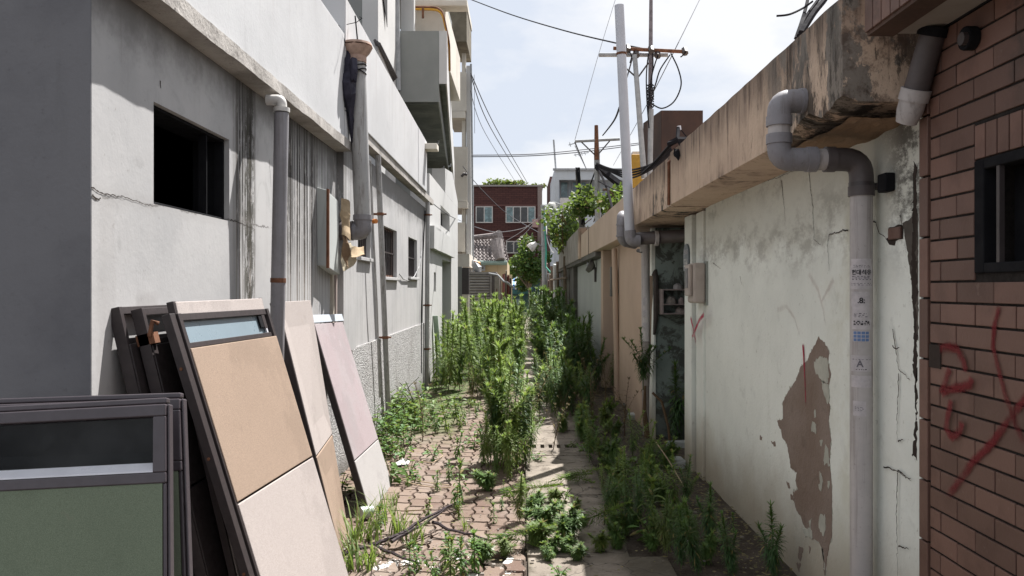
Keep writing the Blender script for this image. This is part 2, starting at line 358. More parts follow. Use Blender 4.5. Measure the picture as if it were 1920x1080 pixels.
M['spray'] = spray('red_spray_paint', (.15,.010,.014), .8); M['spray2'] = spray('crimson_spray_paint', (.32,.012,.045), 1.0); M['spray3'] = spray('faint_pink_spray', (.34,.14,.13), .17)
M['damp'] = spray('damp_streak', (.10,.07,.05), .6)
def distbrick(name, c, c2):
    N = NT(name, .9); b = N.n('ShaderNodeTexBrick'); x, y, z = N.sep(); cb = N.n('ShaderNodeCombineXYZ'); N.put(cb.inputs[0], N.math('ADD', x, y)); N.put(cb.inputs[1], z)
    N.put(b.inputs['Vector'], cb.outputs[0]); b.inputs['Scale'].default_value = 1; b.inputs['Brick Width'].default_value = .42; b.inputs['Row Height'].default_value = .14; b.inputs['Mortar Size'].default_value = .012
    N.put(b.inputs['Color1'], c); N.put(b.inputs['Color2'], c2); N.put(b.inputs['Mortar'], tuple(v*.45 for v in c))
    return N.done(b.outputs['Color'])
M['redbrick'] = distbrick('dark_red_brick', (.075,.034,.031), (.10,.044,.038))
M['farwhite'] = plaster('far_pale_wall', (.50,.53,.56), (.42,.45,.48), (.2,.2,.2), .4, .2, 0, .6, .1)
M['tankbrown'] = plaster('rusty_brown_sheet', (.055,.035,.03), (.08,.045,.035), (.2,.12,.08), .3, .2, 0, 1.5, .2)
M['yellow'] = flat('yellow_paint', (.60,.31,.035), .5)
M['tile'] = flat('grey_roof_tile', (.27,.235,.225), .7, .4, .5, 8)
M['ochre'] = plaster('ochre_wall', (.52,.42,.27), (.42,.33,.2), (.2,.13,.08), .5, .2, 0, 1, .1)
M['shutter'] = flat('grey_shutter_metal', (.36,.335,.31), .5, .5, .3, 4)
M['blue'] = flat('blue_awning_cloth', (.04,.20,.55), .6); M['green_p'] = flat('green_plastic', (.05,.35,.25), .5); M['tealpaint'] = flat('dark_teal_paint', (.05,.11,.11), .6)
M['whitepaint'] = flat('dirty_white_plastic', (.62,.60,.57), .5, .4, .25); M['greenboard'] = flat('pale_green_board', (.42,.52,.44), .7)
M['lampglass'] = flat('grey_lamp_shade', (.45,.45,.42), .4)
M['plate'] = flat('dark_blue_plate', (.08,.10,.11), .4); M['beigebox'] = flat('beige_plastic_box', (.40,.345,.305), .55, .4, .2, 7)
M['card'] = flat('wet_cardboard', (.40,.30,.19), .9, .2, .4, 7, 0, .3)
M['ink'] = flat('black_ink', (.01,.01,.012), .6); M['sticker'] = flat('worn_sticker_paper', (.50,.47,.48), .7, .3, .2, 40); M['bluesq'] = flat('blue_print', (.12,.20,.38), .6)
M['shelfwood'] = flat('greyish_pink_shelf_board', (.30,.25,.24), .7, .3, .3)
# =============================================================== LEFT: grey-white plaster building
XL = -1.443; YC = 2.673
w1 = (yx(288, XL), yx(430, XL), 1.5 + .229*1.443, 1.5 + .507*1.443)
bw = [(yx(671, XL), yx(694, XL), 1.78, 2.17, .0), (yx(718, XL), yx(744, XL), 1.62, 2.155, 0), (yx(765.5, XL), yx(782, XL), 1.645, 2.155, 0)]
gb = thing('plaster_building', 'long low grey-white plaster building with dark window openings along the left of the alley', 'building', (XL, 7, 0))
m = MB(); holed_x(m, XL - .16, XL, YC, 12.45, 0, 2.7, [w1] + [b[:4] for b in bw]); m.build('wall', M['leftwall'], gb)
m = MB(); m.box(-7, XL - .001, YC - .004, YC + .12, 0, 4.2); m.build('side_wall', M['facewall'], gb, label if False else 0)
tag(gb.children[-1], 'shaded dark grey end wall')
m = MB(); m.box(-7, XL - .16, YC + .12, 12.3, 2.66, 2.8); m.box(-3.2, -3.1, YC + .12, 12.3, 0, 2.7); m.box(-3.1, XL-.16, 12.2, 12.3, 0, 2.7); m.build('roof', M['dark'], gb)
def rough_box(x0, x1, y0, y1, z0, z1, step, amp, seed):   # long ledge with chipped, uneven edges
    m = MB(); n = max(2, int((y1 - y0) / step)); rr = random.Random(seed); prof = []
    for i in range(n + 1):
        y = y0 + (y1 - y0) * i / n; a = lambda k: (mnoise.noise(Vector((y * 3.1, k * 7.3, seed))) + .5 * mnoise.noise(Vector((y * 11, k * 5.1, seed)))) * amp
        prof.append([(x0, y, z0), (x1 + a(1), y, z0 + a(2)), (x1 + a(3) * .7, y, z1 + a(4)), (x0, y, z1)])
    b = len(m.v); m.v += [Vector(p) for r in prof for p in r]
    for i in range(n):
        for k in range(4):
            j = (k + 1) % 4; m.f.append((b+4*i+k, b+4*i+j, b+4*i+4+j, b+4*i+4+k))
    m.f.append((b, b+3, b+2, b+1)); e = b + 4*n; m.f.append((e, e+1, e+2, e+3)); return m
rough_box(XL, -1.326, YC - .05, 6.22, 2.562, 2.632, .06, .007, 1).build('ledge', M['eave'], gb, smooth='auto')
rough_box(XL, -1.353, 6.9, 12.24, 2.772, 2.85, .06, .0025, 2).build('ledge', M['eave'], gb, smooth='auto')
m = MB(); m.box(-1.55, -1.345, YC + .02, 6.05, 2.634, 3.433); m.build('parapet', M['parapet'], gb, bevel=.008)
m = MB()
zt = lambda y: 3.72 - (y - 6.06) / 5.2 * .16
m.box(-1.55, -1.338, 6.06, 6.88, 2.64, 2.85); m.hexa([(-1.55,6.06,2.852),(-1.338,6.06,2.852),(-1.338,10.3,2.852),(-1.55,10.3,2.852),(-1.55,6.06,zt(6.06)),(-1.338,6.06,zt(6.06)),(-1.338,10.3,zt(10.3)),(-1.55,10.3,zt(10.3))])
m.hexa([(-1.55,10.325,2.852),(-1.336,10.325,2.852),(-1.336,11.24,2.852),(-1.55,11.24,2.852),(-1.55,10.325,zt(10.3)),(-1.336,10.325,zt(10.3)),(-1.336,11.24,zt(11.24)),(-1.55,11.24,zt(11.24))])
m.build('parapet', M['parapet'], gb, bevel=.008); tag(gb.children[-1], 'taller farther parapet with a joint near its end')
m = MB(); m.box(XL, -1.395, 6.24, 6.72, 0.99, 2.76); m.build('pier', M['leftwall'], gb)
m = MB(); m.box(XL, XL + .018, 4.6, 12.45, 0, .99); m.build('pebble_dash_band', M['rough'], gb, bevel=.004)
m = MB(); m.box(-1.338, -1.17, 11.0, 11.24, 3.42, 3.50); m.build('drip_slab', M['cream'], gb, bevel=.006)
# window 1: reveal frame and one mullion in the open hole
def framed(parent, q, X, mat, t=.03, bars=0, depth=.11, mull=None, glass=None, name='window'):
    ya, yb, za, zb = q; m = MB(); x0, x1 = X - depth, X - depth + .05
    m.box(x0, x1, ya, yb, za, za + t); m.box(x0, x1, ya, yb, zb - t, zb); m.box(x0, x1, ya, ya + t, za + t, zb - t); m.box(x0, x1, yb - t, yb, za + t, zb - t)
    if mull: m.box(x0 + .005, x1 - .005, ya + (yb-ya)*mull, ya + (yb-ya)*mull + t*.8, za + t, zb - t)
    w = m.build(name, mat, parent, bevel=.002)
    if bars:
        m = MB(); n = bars
        for i in range(n): 
            y = ya + (yb - ya) * (i + .5) / n; m.box(X - .045, X - .033, y - .006, y + .006, za + .005, zb - .005)
        m.box(X - .05, X - .03, ya + .004, yb - .004, (za+zb)/2 - .008, (za+zb)/2 + .008); m.build('grille', M['darkmetal'], w)
    if glass:
        m = MB(); m.box(x0 + .018, x0 + .024, ya + t, yb - t, za + t, zb - t); m.build('pane', glass, w)
    return w
framed(gb, w1, XL, M['black'], .014, 0, .075, .74)
ya, yb, za, zb = w1; t = .012; m = MB(); x0, x1 = XL - .175, XL - .0755; m.box(x0, x1, ya, yb, za, za + t); m.box(x0, x1, ya, yb, zb - t, zb); m.box(x0, x1, ya, ya + t, za + t, zb - t); m.box(x0, x1, yb - t, yb, za + t, zb - t); m.build('added_dark_lining', M['black'], gb)  # added black lining stands in for shade inside the reveal
for i, b in enumerate(bw):
    framed(gb, b[:4], XL, M['rust'] if i == 1 else M['darkmetal'], .022, [7, 8, 8][i], .09, None, M['glass'], 'barred_window')
    m = MB(); m.box(XL + .002, XL + .035, b[0] - .02, b[1] + .02, b[2] - .035, b[2] - .003); m.build('window_sill', M['leftwall'], gb, bevel=.004)
# crack in relief and a broken board corner
# ---- things fixed to the left wall
def bracket(parent, c, r, xwall, side=-1):
    m = MB(); c = Vector(c)
    m.tube([c + Vector((0,0,-.014)), c + Vector((0,0,.014))], r * 1.18, 12)
    m.box(c.x + side * r, xwall, c.y - .008, c.y + .008, c.z - .010, c.z + .010)
    m.tube([c + Vector((r*1.1, 0, 0)), c + Vector((r*1.1+.03, 0, 0))], .009, 6)
    return m.build('clamp', M['rust'], parent)
P_a = W(528, 205, 4.25); P_b = Vector((-1.335, 4.27, .02))
dp = thing('drain_pipe', 'nearest grey drain pipe coming out of the ledge between the black streaks', 'pipe', (P_b.x, P_b.y, 0))
m = MB(); m.tube([P_b, P_a + Vector((0,0,-.02))], .038, 16); m.build('pipe', M['pipe_g'], dp, smooth='auto')
m = MB(); m.tube(pipe_path([Vector((-1.36, P_a.y, P_a.z + .05)), Vector((P_a.x+.0, P_a.y, P_a.z + .05)), P_a], .05), .028, 14); m.tube([P_a + Vector((0,0,-.015)), P_a + Vector((0,0,.008))], .043, 14); m.build('elbow', M['whitepaint'], dp, smooth='auto')
MB().tube([P_b.lerp(P_a, .62), P_b.lerp(P_a, .63)], .041, 14).build('clamp', M['rust'], dp)
vp = thing('vent_stack', 'fat white vent stack with a rusty cap tied to the parapet with black wire', 'pipe', (-1.25, 6.22, 1.9))
A = W(669, 106, 6.15); B = W(680, 408, 6.25)
m = MB(); m.tube([A, B], .066, 24); m.build('pipe', M['pipe_lw'], vp, smooth='auto')
m = MB(); C2 = B + Vector((.004,.01,-.11)); m.tube(pipe_path([B + Vector((0,0,-.0)), C2, Vector((XL + .0, C2.y, C2.z + .01))], .10), .069, 22)
m.tube([B + Vector((0,0,.02)), B + Vector((0,0,-.02))], .075, 22); m.build('elbow', M['pipe_g'], vp, smooth='auto')
m = MB(); q = Vector((XL + .12, C2.y, C2.z + .008)); m.tube([q, q + Vector((-.10, 0, 0))], .078, 20); m.build('collar', M['pipe_d'], vp, smooth='auto')
m = MB(); t = A; m.tube([t + Vector((0,0,-.05)), t, t + Vector((0,0,.03)), t + Vector((0,0,.07))], [.074, .074, .10, .122], 20)
m.tube([t + Vector((0,0,.082)), t + Vector((0,0,.10))], [.118, .112], 20)
for k in range(8):
    a = k * math.pi / 4; m.box(t.x + .1*math.cos(a) - .01, t.x + .1*math.cos(a) + .01, t.y + .1*math.sin(a) - .01, t.y + .1*math.sin(a) + .01, t.z + .06, t.z + .09)
m.build('cap', M['rustcap'], vp, smooth='auto')
m = MB()
for dz, tilt in ((-.085, .02), (-.105, -.03), (-.13, .035)):
    m.tube([A + Vector((.071*math.cos(a), .071*math.sin(a), dz + tilt*math.cos(a))) for a in [k*math.pi/10 for k in range(21)]], .005, 5)
m.tube([W(655, 100, 6.1), W(640, 60, 6.0), W(632, 40, 6.1)], .004, 5); m.tube([W(672, 92, 6.1), W(666, 30, 6.2)], .006, 5)
m.tube([W(650, 46, 6.05), W(668, 42, 6.0), W(679, 34, 5.95), W(674, 31, 5.95)], .003, 5)
m.build('binding_wire', M['cable'], vp)
rr = random.Random(5)
m = MB(); P = [W(*q) for q in ((655,92,6.1),(650,118,6.08),(656,140,6.05),(648,158,6.04),(652,176,6.05),(657,215,6.1),(660,246,6.15),(663,285,6.2))]
m.tube(P, [.02,.035,.045,.075,.06,.026,.02,.012], 9)
m.tube([W(662,110,6.03), W(664,132,6.0), W(662,152,6.0)], [.022,.03,.018], 8); m.tube([W(648,118,6.1), W(645,150,6.08)], [.02,.028], 7)
for i, v in enumerate(m.v): v += Vector((rr.uniform(-.009,.009), rr.uniform(-.009,.009), rr.uniform(-.014,.014)))
o = m.build('cloth_bundle', flat('navy_black_cloth', (.03,.028,.045), .8, .3, .4, 20, 0, .4), own=True); tag(o, 'ragged black cloth and cord bundle hanging beside the vent stack cap', 'cloth')
# pale board box and torn cardboard round the elbow
bx = thing('board_box', 'warped pale board box fixed to the stained left wall beside the vent elbow', 'box', (-1.41, 5.8, 1.64))
m = MB(); m.hexa([(XL,5.62,1.66),(-1.375,5.60,1.655),(-1.365,5.98,1.60),(XL,6.0,1.60),(XL,5.60,2.21),(-1.372,5.60,2.19),(-1.37,5.95,2.15),(XL,5.97,2.17)]); m.build('board', M['greywhite'], bx, bevel=.005)
m = MB(); m.hexa([(-1.374,5.60,1.64),(-1.355,5.60,1.64),(-1.357,5.63,1.64),(-1.374,5.63,1.64),(-1.372,5.60,2.20),(-1.355,5.60,2.195),(-1.357,5.63,2.195),(-1.372,5.63,2.20)]); m.build('edge_strip', M['rust'], bx)
cb = thing('cardboard_scraps', 'torn wet brown cardboard hanging from the wall round the vent elbow', 'cardboard', (-1.4, 6.0, 1.7))
def crumple(quad, n=6, amp=.02, seed=1, th=.006):
    m = MB(); a, b, c, d = [Vector(q) for q in quad]; nm = (b-a).cross(d-a).normalized()
    for s_ in (0, 1):
        for j in range(n+1):
            for i in range(n+1):
                p = a.lerp(b, i/n).lerp(d.lerp(c, i/n), j/n); e = mnoise.noise(p * 9 + Vector((seed, 0, 0))) * amp
                jit = mnoise.noise_vector(p * 14 + Vector((0, seed, 0))) * (amp * .6 if i in (0, n) or j in (0, n) else 0)
                m.v.append(p + nm * (e + s_ * th) + jit)
    K = (n+1)**2
    for j in range(n):
        for i in range(n):
            q = j*(n+1)+i; m.f.append((q, q+1, q+n+2, q+n+1)); m.f.append((K+q, K+q+n+1, K+q+n+2, K+q+1))
    ed = [(j*(n+1), (j+1)*(n+1)) for j in range(n)] + [((j+1)*(n+1)+n, j*(n+1)+n) for j in range(n)] + [(i+1, i) for i in range(n)] + [(n*(n+1)+i, n*(n+1)+i+1) for i in range(n)]
    for p, q in ed: m.f.append((p, q, K+q, K+p))
    return m
crumple([W(640,440,5.95), W(657,452,5.95), W(657,380,6.1), W(639,368,6.0)], 6, .03, 2).build('flap', M['card'], cb)
crumple([W(643,508,5.9), W(668,494,6.0), W(660,448,6.05), W(642,462,5.95)], 7, .045, 5).build('flap', flat('pale_cardboard', (.52,.45,.33), .9, .2, .35, 6), cb)
crumple([W(659,486,5.85), W(682,480,5.95), W(681,463,6.05), W(660,466,5.95)], 5, .02, 9).build('flap', M['card'], cb)
crumple([W(640,470,5.93), W(652,500,5.93), W(656,470,5.98), W(643,420,5.98)], 5, .03, 13).build('flap', flat('brown_cardboard', (.24,.16,.10), .9, .2, .35, 6), cb)
wd = thing('wood_scrap', 'two thin pale wooden slats standing below the torn cardboard', 'wood', (-1.40, 6.0, .99))
m = MB(); m.hexa([(XL,5.98,.99),(-1.415,5.98,.99),(-1.415,6.03,.99),(XL,6.03,.99),(XL,6.0,1.62),(-1.425,6.0,1.62),(-1.425,6.05,1.62),(XL,6.05,1.62)]); m.build('slat', flat('pale_wood', (.45,.40,.33), .8), wd)
m = MB(); m.hexa([(XL,6.10,.99),(-1.42,6.10,.99),(-1.42,6.13,.99),(XL,6.13,.99),(XL,6.13,1.62),(-1.425,6.13,1.62),(-1.425,6.16,1.62),(XL,6.16,1.62)]); m.build('slat', flat('pinkish_wood', (.40,.33,.30), .8), wd)
p2 = thing('drain_pipe', 'grey drain pipe from the ledge to the ground between two barred windows', 'pipe', (-1.385, 8.3, 0))
a, b = Vector((-1.375, 7.62, 2.775)), Vector((-1.385, 8.32, 0.0)); m = MB(); m.tube([a, b], .028, 14); m.build('pipe', M['pipe_lw'], p2, smooth='auto'); bracket(p2, b.lerp(a, .36), .028, XL); bracket(p2, b.lerp(a, .80), .028, XL)
p3 = thing('drain_pipe', 'farther upright drain pipe with rusty clamps at the end of the barred windows', 'pipe', (-1.385, 11.7, 0))
a, b = Vector((-1.385, 11.75, 2.772)), Vector((-1.385, 11.6, 0.0)); m = MB(); m.tube([a, b], .034, 14); m.build('pipe', M['pipe_lw'], p3, smooth='auto')
for t in (.22, .45, .93): bracket(p3, b.lerp(a, t), .034, XL)
cd = thing('conduit', 'thin pale conduit running beside the leaning drain pipe with an orange cap', 'pipe', (-1.42, 8, 0))
m = MB(); m.tube([W(694,300,7.25), W(699,420,7.4), W(706,560,7.55), W(712,745,7.8)], .010, 8); m.build('pipe', M['pipe_lw'], cd)
m = MB(); c = W(700,415,7.3); m.tube([c, c + Vector((.03,-.02,0))], .022, 12); m.build('cap', flat('orange_plastic', (.65,.22,.05), .5), cd)
m = MB(); m.tube([W(749,514,9.3), W(756,523,9.6), W(768,527,10.2), W(777,518,10.8), W(786,500,11.2), W(791,470,11.5)], .007, 6); o = m.build('wall_cable', M['cable_w'], own=True); tag(o, 'white cable sagging along the wall below the farthest barred window', 'cable')
m = MB(); m.tube([W(790,700,11.3), W(790,585,11.3), W(793,480,11.4), W(797,395,11.5)], .009, 6); o = m.build('wall_cable', M['cable'], own=True); tag(o, 'thin dark cable running up the wall beside the farther upright drain pipe', 'cable')
# =============================================================== partition panels
class Pan:
    def __init__(s, TL, TR, BL, BR):
        s.c = [Vector(q) for q in (TL, TR, BL, BR)]; s.nm = (s.c[1] - s.c[0]).cross(s.c[0] - s.c[2]).normalized()
    def P(s, u, v, w):
        TL, TR, BL, BR = s.c; return BL.lerp(BR, u).lerp(TL.lerp(TR, u), 1) * v + BL.lerp(BR, u) * (1 - v) + s.nm * w
    def hb(s, m, u0, u1, v0, v1, w0, w1):
        m.hexa([s.P(u0,v0,w0), s.P(u1,v0,w0), s.P(u1,v0,w1), s.P(u0,v0,w1), s.P(u0,v1,w0), s.P(u1,v1,w0), s.P(u1,v1,w1), s.P(u0,v1,w1)]); return m
def panel(label, TL, TR, BL, BR, split, mt, mb_, th=.04, ext=0, pane=None, head=None, fr=None, group='office partition panels leaning on the left wall', eu=.03, hole=False):
    p = Pan(TL, TR, BL, BR)
    if p.nm.x < 0: p.nm = -p.nm
    t = thing('partition_panel', label, 'panel', (p.P(.5,0,0).x, p.P(.5,0,0).y, 0), group); fr = fr or M['frame']
    m = MB(); vt = 1 + ext
    p.hb(m, 0, eu, 0, vt, -th, -.004); p.hb(m, 1-eu, 1, 0, vt, -th, -.004); p.hb(m, eu, 1-eu, .0, .02, -th, -.006)
    if ext: p.hb(m, eu, 1-eu, vt - .02, vt, -th, -.01); p.hb(m, eu, 1-eu, 1.0, 1.015, -th, -.012)
    m.build('frame', fr, t, bevel=.002)
    if split:
        p.hb(MB(), .012, .988, split + .003, .998, -.012, 0).build('fabric_board', mt, t, bevel=.0035); p.hb(MB(), .012, .988, .004, split - .003, -.012, 0).build('fabric_board', mb_, t, bevel=.0035)
    else: p.hb(MB(), .012, .988, .004, .998, -.012, 0).build('fabric_board', mt, t, bevel=.0035)
    p.hb(MB(), eu, 1-eu, .02, .996, -th + .004, -th + .010).build('back_board', M['frame'], t)
    if ext and pane:
        p.hb(MB(), eu, 1-eu, 1.012, vt - .018, -th * .7, -th * .6).build('pane', pane, t)
    if head: p.hb(MB(), -.02, 1.03, 1.004, 1 + head, -.012, .004).build('head_strip', M['palehead'], t, bevel=.002)
    for vv in (.22, .55, .86):                       # screws along the visible edge
        pass
    return t, p
TL, TR = W(355, 652, 2.88), W(520, 628, 3.71)
tA, pA = panel('front leaning panel with tan upper fabric and cream lower fabric, blue-grey pane above', TL, TR, (TL.x + .305*TL.z, 2.88, 0), (TR.x + .30*TR.z, 3.71, 0), .56, M['tan'], M['cream_f'], .042, .098, M['bluepane'])
m = MB(); pA.hb(m, -.05, -.004, 0, 1.10, -.045, -.012); pA.hb(m, .9, .94, 1.03, 1.08, -.02, -.012); m.build('edge_post', M['frame'], tA, bevel=.002)
m = MB(); pA.hb(m, .86, .90, 1.035, 1.075, -.022, -.014); m.build('latch', M['black'], tA)
m = MB(); pA.hb(m, .915, .93, 1.015, 1.08, -.02, -.013); m.build('label_strip', M['framelt'], tA)
m = MB()
for v in (.15, .38, .70, .95): m.tube([pA.P(-.054, v, -.03), pA.P(-.045, v, -.03)], .006, 8)
m.build('screw', M['rust'], tA)
tb, pB = panel('tall narrow panel with cream top and tan bottom between the two broad panels', W(520,565,4.35), W(583,562,5.03), (-.975,4.35,0), (-1.10,5.03,0), .405, M['cream_f'], M['tan'], .045)
tc_, pC = panel('farthest leaning panel with faded pinkish fabric and a pale blue strip on top', W(589,607,5.21), W(643,603,6.0), (-.985,5.21,0), (-.972,6.02,0), .29, M['pink_f'], M['white_f'], .045, head=.045)
td, pD = panel('cream topped panel whose top edge shows behind the front tan panel', (-1.288,2.95,1.452), (-1.30,4.0,1.452), (-.955,2.95,0), (-.96,4.0,0), 0, M['cream_f'], None, .03)
te, pE = panel('dark framed panel edge second from the wall at the left of the stack', (-1.325,2.85,1.30), (-1.325,3.65,1.30), (-1.01,2.85,0), (-1.01,3.65,0), .6, M['frame'], M['frame'], .045, .10)
tf, pF = panel('dark framed panel edge closest to the wall at the far left of the stack', (-1.382,2.80,1.305), (-1.382,3.6,1.305), (-1.08,2.80,0), (-1.08,3.6,0), .6, M['frame'], M['frame'], .045, .10)
m = MB(); pE.hb(m, .0, .05, 1.0, 1.03, -.05, .015); m.tube([pE.P(0, 1.02, 0), pE.P(.01, 1.06, .02), pE.P(.03, 1.05, .03)], .008, 8); m.build('hinge', M['rust'], te)
# green and glass panels standing in the front left corner
def gpanel(label, TL, TR, BL, BR, vs, th=.045, extra=0):
    p = Pan(TL, TR, BL, BR)
    if p.nm.y > 0: p.nm = -p.nm
    t = thing('glazed_panel', label, 'panel', (p.P(.5,0,0).x, p.P(.5,0,0).y, 0), 'green partition panels with glazed tops in the front corner'); fu = .055
    m = MB(); p.hb(m, 0, 1, .975, 1, -th, 0); p.hb(m, 0, 1, vs - .022, vs, -th, 0); p.hb(m, 1-fu, 1, vs, .975, -th, 0); p.hb(m, 0, fu, vs, .975, -th, 0)
    p.hb(m, .985, 1, 0, vs - .022, -th, -.004); p.hb(m, 0, .015, 0, vs - .022, -th, -.004); p.hb(m, 0, 1, 1.002, 1.014, -th*.8, -th*.2); p.hb(m, 1.001, 1.012, 0, 1.0, -th*.8, -th*.2); m.build('frame', M['frame_l'], t, bevel=.004)
    m = MB(); a = p.P(fu, vs, -.012); 
    m.hexa([p.P(fu,vs+.001,-.030), p.P(1-fu,vs+.001,-.030), p.P(1-fu,vs+.001,-.002), p.P(fu,vs+.001,-.002), p.P(fu,vs+.022,-.030), p.P(1-fu,vs+.022,-.030), p.P(1-fu,vs+.004,-.003), p.P(fu,vs+.004,-.003)]); m.build('glazing_bead', M['framelt'], t)
    p.hb(MB(), fu, 1-fu, vs + .001, .974, -th*.75, -th*.62).build('pane', M['panelglass'], t)
    p.hb(MB(), .016, .984, .0, vs - .0222, -.016, -.003).build('fabric_board', M['green_f'], t)
    p.hb(MB(), .016, .984, .0, vs - .0222, -th + .002, -th + .01).build('back_board', M['frame'], t); return t, p
gTR = W(310, 757, 2.06); gBR = Vector((-.80, 1.80, 0)); gTL = W(-130, 780, 2.02)
gpanel('near sage green fabric panel with a glazed top in a violet-grey frame', gTL, gTR, (gTL.x - .02, 1.74, 0), gBR, .86)
hTR = W(336, 747, 2.22); hTL = W(-120, 762, 2.20)
gpanel('second glazed green panel showing its edge behind the near one', hTL, hTR, (hTL.x - .02, 1.95, 0), (-.815, 1.99, 0), .86)
# =============================================================== LEFT: apartment block behind and stair tower
ap = thing('apartment_block', 'white apartment block with a grey hanging balcony above the left parapet', 'building', (-3, 14, 0))
m = MB(); m.box(-6, -1.9, 10.5, 10.6, 0, 9.5); m.build('wall', M['greyface'], ap); tag(ap.children[-1], 'shade-grey end wall facing the camera')
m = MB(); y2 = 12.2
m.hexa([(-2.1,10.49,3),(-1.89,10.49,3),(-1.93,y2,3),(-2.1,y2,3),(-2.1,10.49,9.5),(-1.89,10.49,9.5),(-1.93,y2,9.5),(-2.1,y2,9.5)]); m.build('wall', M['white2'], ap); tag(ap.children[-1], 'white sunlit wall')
m = MB(); m.box(-6, -2.1, 10.6, 24.0, 9.3, 9.5); m.box(-6, -5.9, 10.6, 24, 0, 9.3); m.build('roof', M['greyface'], ap)
m = MB()
for k in range(3): m.tube([W(703 + k*4, 76 + k*3, 10.35), W(737 + k*3, 151 - k*3, 11.9)], .022, 6)
m.build('window_grille', M['darkmetal'], ap)
m = MB(); m.tube([W(742, -40, 12.25), W(746, 170, 12.25)], .05, 10); m.build('down_pipe', M['steel'], ap)
m = MB(); m.prism([(10.75, 5.55), (11.15, 5.15), (11.15, 5.6), (10.8, 5.9)], 'x', -1.885, -1.879); m.build('broken_opening', M['dark'], ap)
# balcony box
D = 12.3; bxl, bxm, bxr = W(746,0,D).x, W(823,0,D).x, W(838,0,D).x; zb_, zb2, zt_ = W(0,191,D).z, W(0,157,D).z, W(0,58,D).z
D2 = 25.0; k2 = (CX - 852) / F * D2
bal = MB(); bal.hexa([(bxl,D,zb_),(bxm,D,zb_),(bxm-.9,D2,zb_),(bxl-1.2,D2,zb_),(bxl,D,zt_),(bxm,D,zt_),(bxm-.9,D2,zt_),(bxl-1.2,D2,zt_)])
bo = bal.build('balcony', M['greyface'], ap)
m = MB(); m.hexa([(bxm+.003,D,zb2),(bxr,D,zb2),(-k2,D2,zb2),(bxm-.9,D2,zb2),(bxm+.003,D,zt_),(bxr,D,zt_),(-k2,D2,zt_),(bxm-.9,D2,zt_)]); m.build('balcony_wall', M['white2'], ap)
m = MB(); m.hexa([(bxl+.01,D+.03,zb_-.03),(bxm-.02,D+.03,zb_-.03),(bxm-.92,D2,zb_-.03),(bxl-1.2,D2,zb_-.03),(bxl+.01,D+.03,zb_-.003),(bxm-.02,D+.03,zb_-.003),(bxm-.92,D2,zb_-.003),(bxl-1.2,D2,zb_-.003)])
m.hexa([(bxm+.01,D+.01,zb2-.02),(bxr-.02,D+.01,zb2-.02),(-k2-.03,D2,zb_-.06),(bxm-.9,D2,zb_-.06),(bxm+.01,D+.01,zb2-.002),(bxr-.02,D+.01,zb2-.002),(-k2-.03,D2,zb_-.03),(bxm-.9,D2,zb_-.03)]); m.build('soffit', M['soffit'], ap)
m = MB()
for (px, py) in ((845,262),(822,205),(832,268),(838,290)):
    d = 15 + (py-200)*.05; c = W(px, py, d); c.z = zb_ - .05; m.tube([c, c - Vector((0,0,.05)), c - Vector((.06,.02,.07))], .018, 7); m.build('stub_pipe', M['steel'], ap); m = MB()
# upper white walls over the balcony
m = MB(); m.box(W(751,0,12.6).x, W(776,0,12.6).x, 12.6, 12.75, zt_, 8.5); m.build('upper_wall', M['white2'], ap)
m = MB(); m.box(W(775,0,13.2).x, W(834,0,13.2).x, 13.2, 16.5, zt_ - .1, W(0,2,13.2).z); m.build('upper_wall', M['cream'], ap)
m = MB(); m.box(W(776,0,13.1).x, W(876,0,13.1).x, 13.05, 13.35, W(0,13,13.1).z, W(0,1,13.1).z); m.build('roof_slab', M['cream'], ap, bevel=.02)
gp = thing('gas_pipe', 'yellow gas pipe bending down the corner above the hanging balcony', 'pipe', W(838, 90, 12.2))
for dy in (0, 4):
    m = MB(); m.tube(pipe_path([W(776,13+dy,12.9), W(828,14+dy,12.9), W(842,80,12.9), W(843,132,13.6)], .15), .02, 7); m.build('pipe', M['yellow'] if dy else M['rust'], gp)
m = MB(); m.tube([W(793,15,12.85), W(793,34,12.85)], .02, 6); m.build('bracket', M['rust'], gp)
# stair tower
st = thing('stair_tower', 'tall cream open stair tower with dirty concrete landings rising behind the balcony', 'building', (-2.2, 28, 0))
Ds = 27.0
def fb(x0, x1, y0, y1, d0=Ds, d1=Ds+1.2):        # box by pixel rectangle at depth
    a, b = W(x0, y0, d0), W(x1, y1, d0); m = MB(); m.box(a.x, b.x, d0, d1, b.z, a.z); return m
fb(838, 875, 13, 78, Ds - 1, Ds + 1.4).build('landing_wall', flat('peeling_brown_concrete', (.22,.19,.14), .9, .2, .6, 3, 0, .4), st); tag(st.children[-1], 'peeling brown bare concrete panel')
fb(836, 876, 0, 12.5, Ds - 1.1, Ds + 1.4).build('landing_slab', M['cream'], st)
fb(842, 874, 135, 208, Ds, Ds+2.4).build('landing_wall', M['cream'], st); fb(840, 872, 208.5, 221, Ds-.1, Ds+2.4).build('landing_slab', M['cream'], st)
fb(849, 876, 275, 378, Ds, Ds+2.4).build('landing_wall', M['cream'], st); fb(848, 877, 378.5, 390, Ds-.1, Ds+2.4).build('landing_slab', M['cream'], st)
fb(852, 872, 417, 472, Ds, Ds+2.4).build('landing_wall', M['cream'], st); fb(856, 880, 476, 500, Ds-2, Ds+2.4).build('landing_slab', M['cream'], st)
for xs in ((866, 873),):
    fb(xs[0], xs[1], 78.5, 560, Ds + .25, Ds + .5).build('column', M['cream'], st)
m = MB(); a = W(873.5, 120, Ds); 
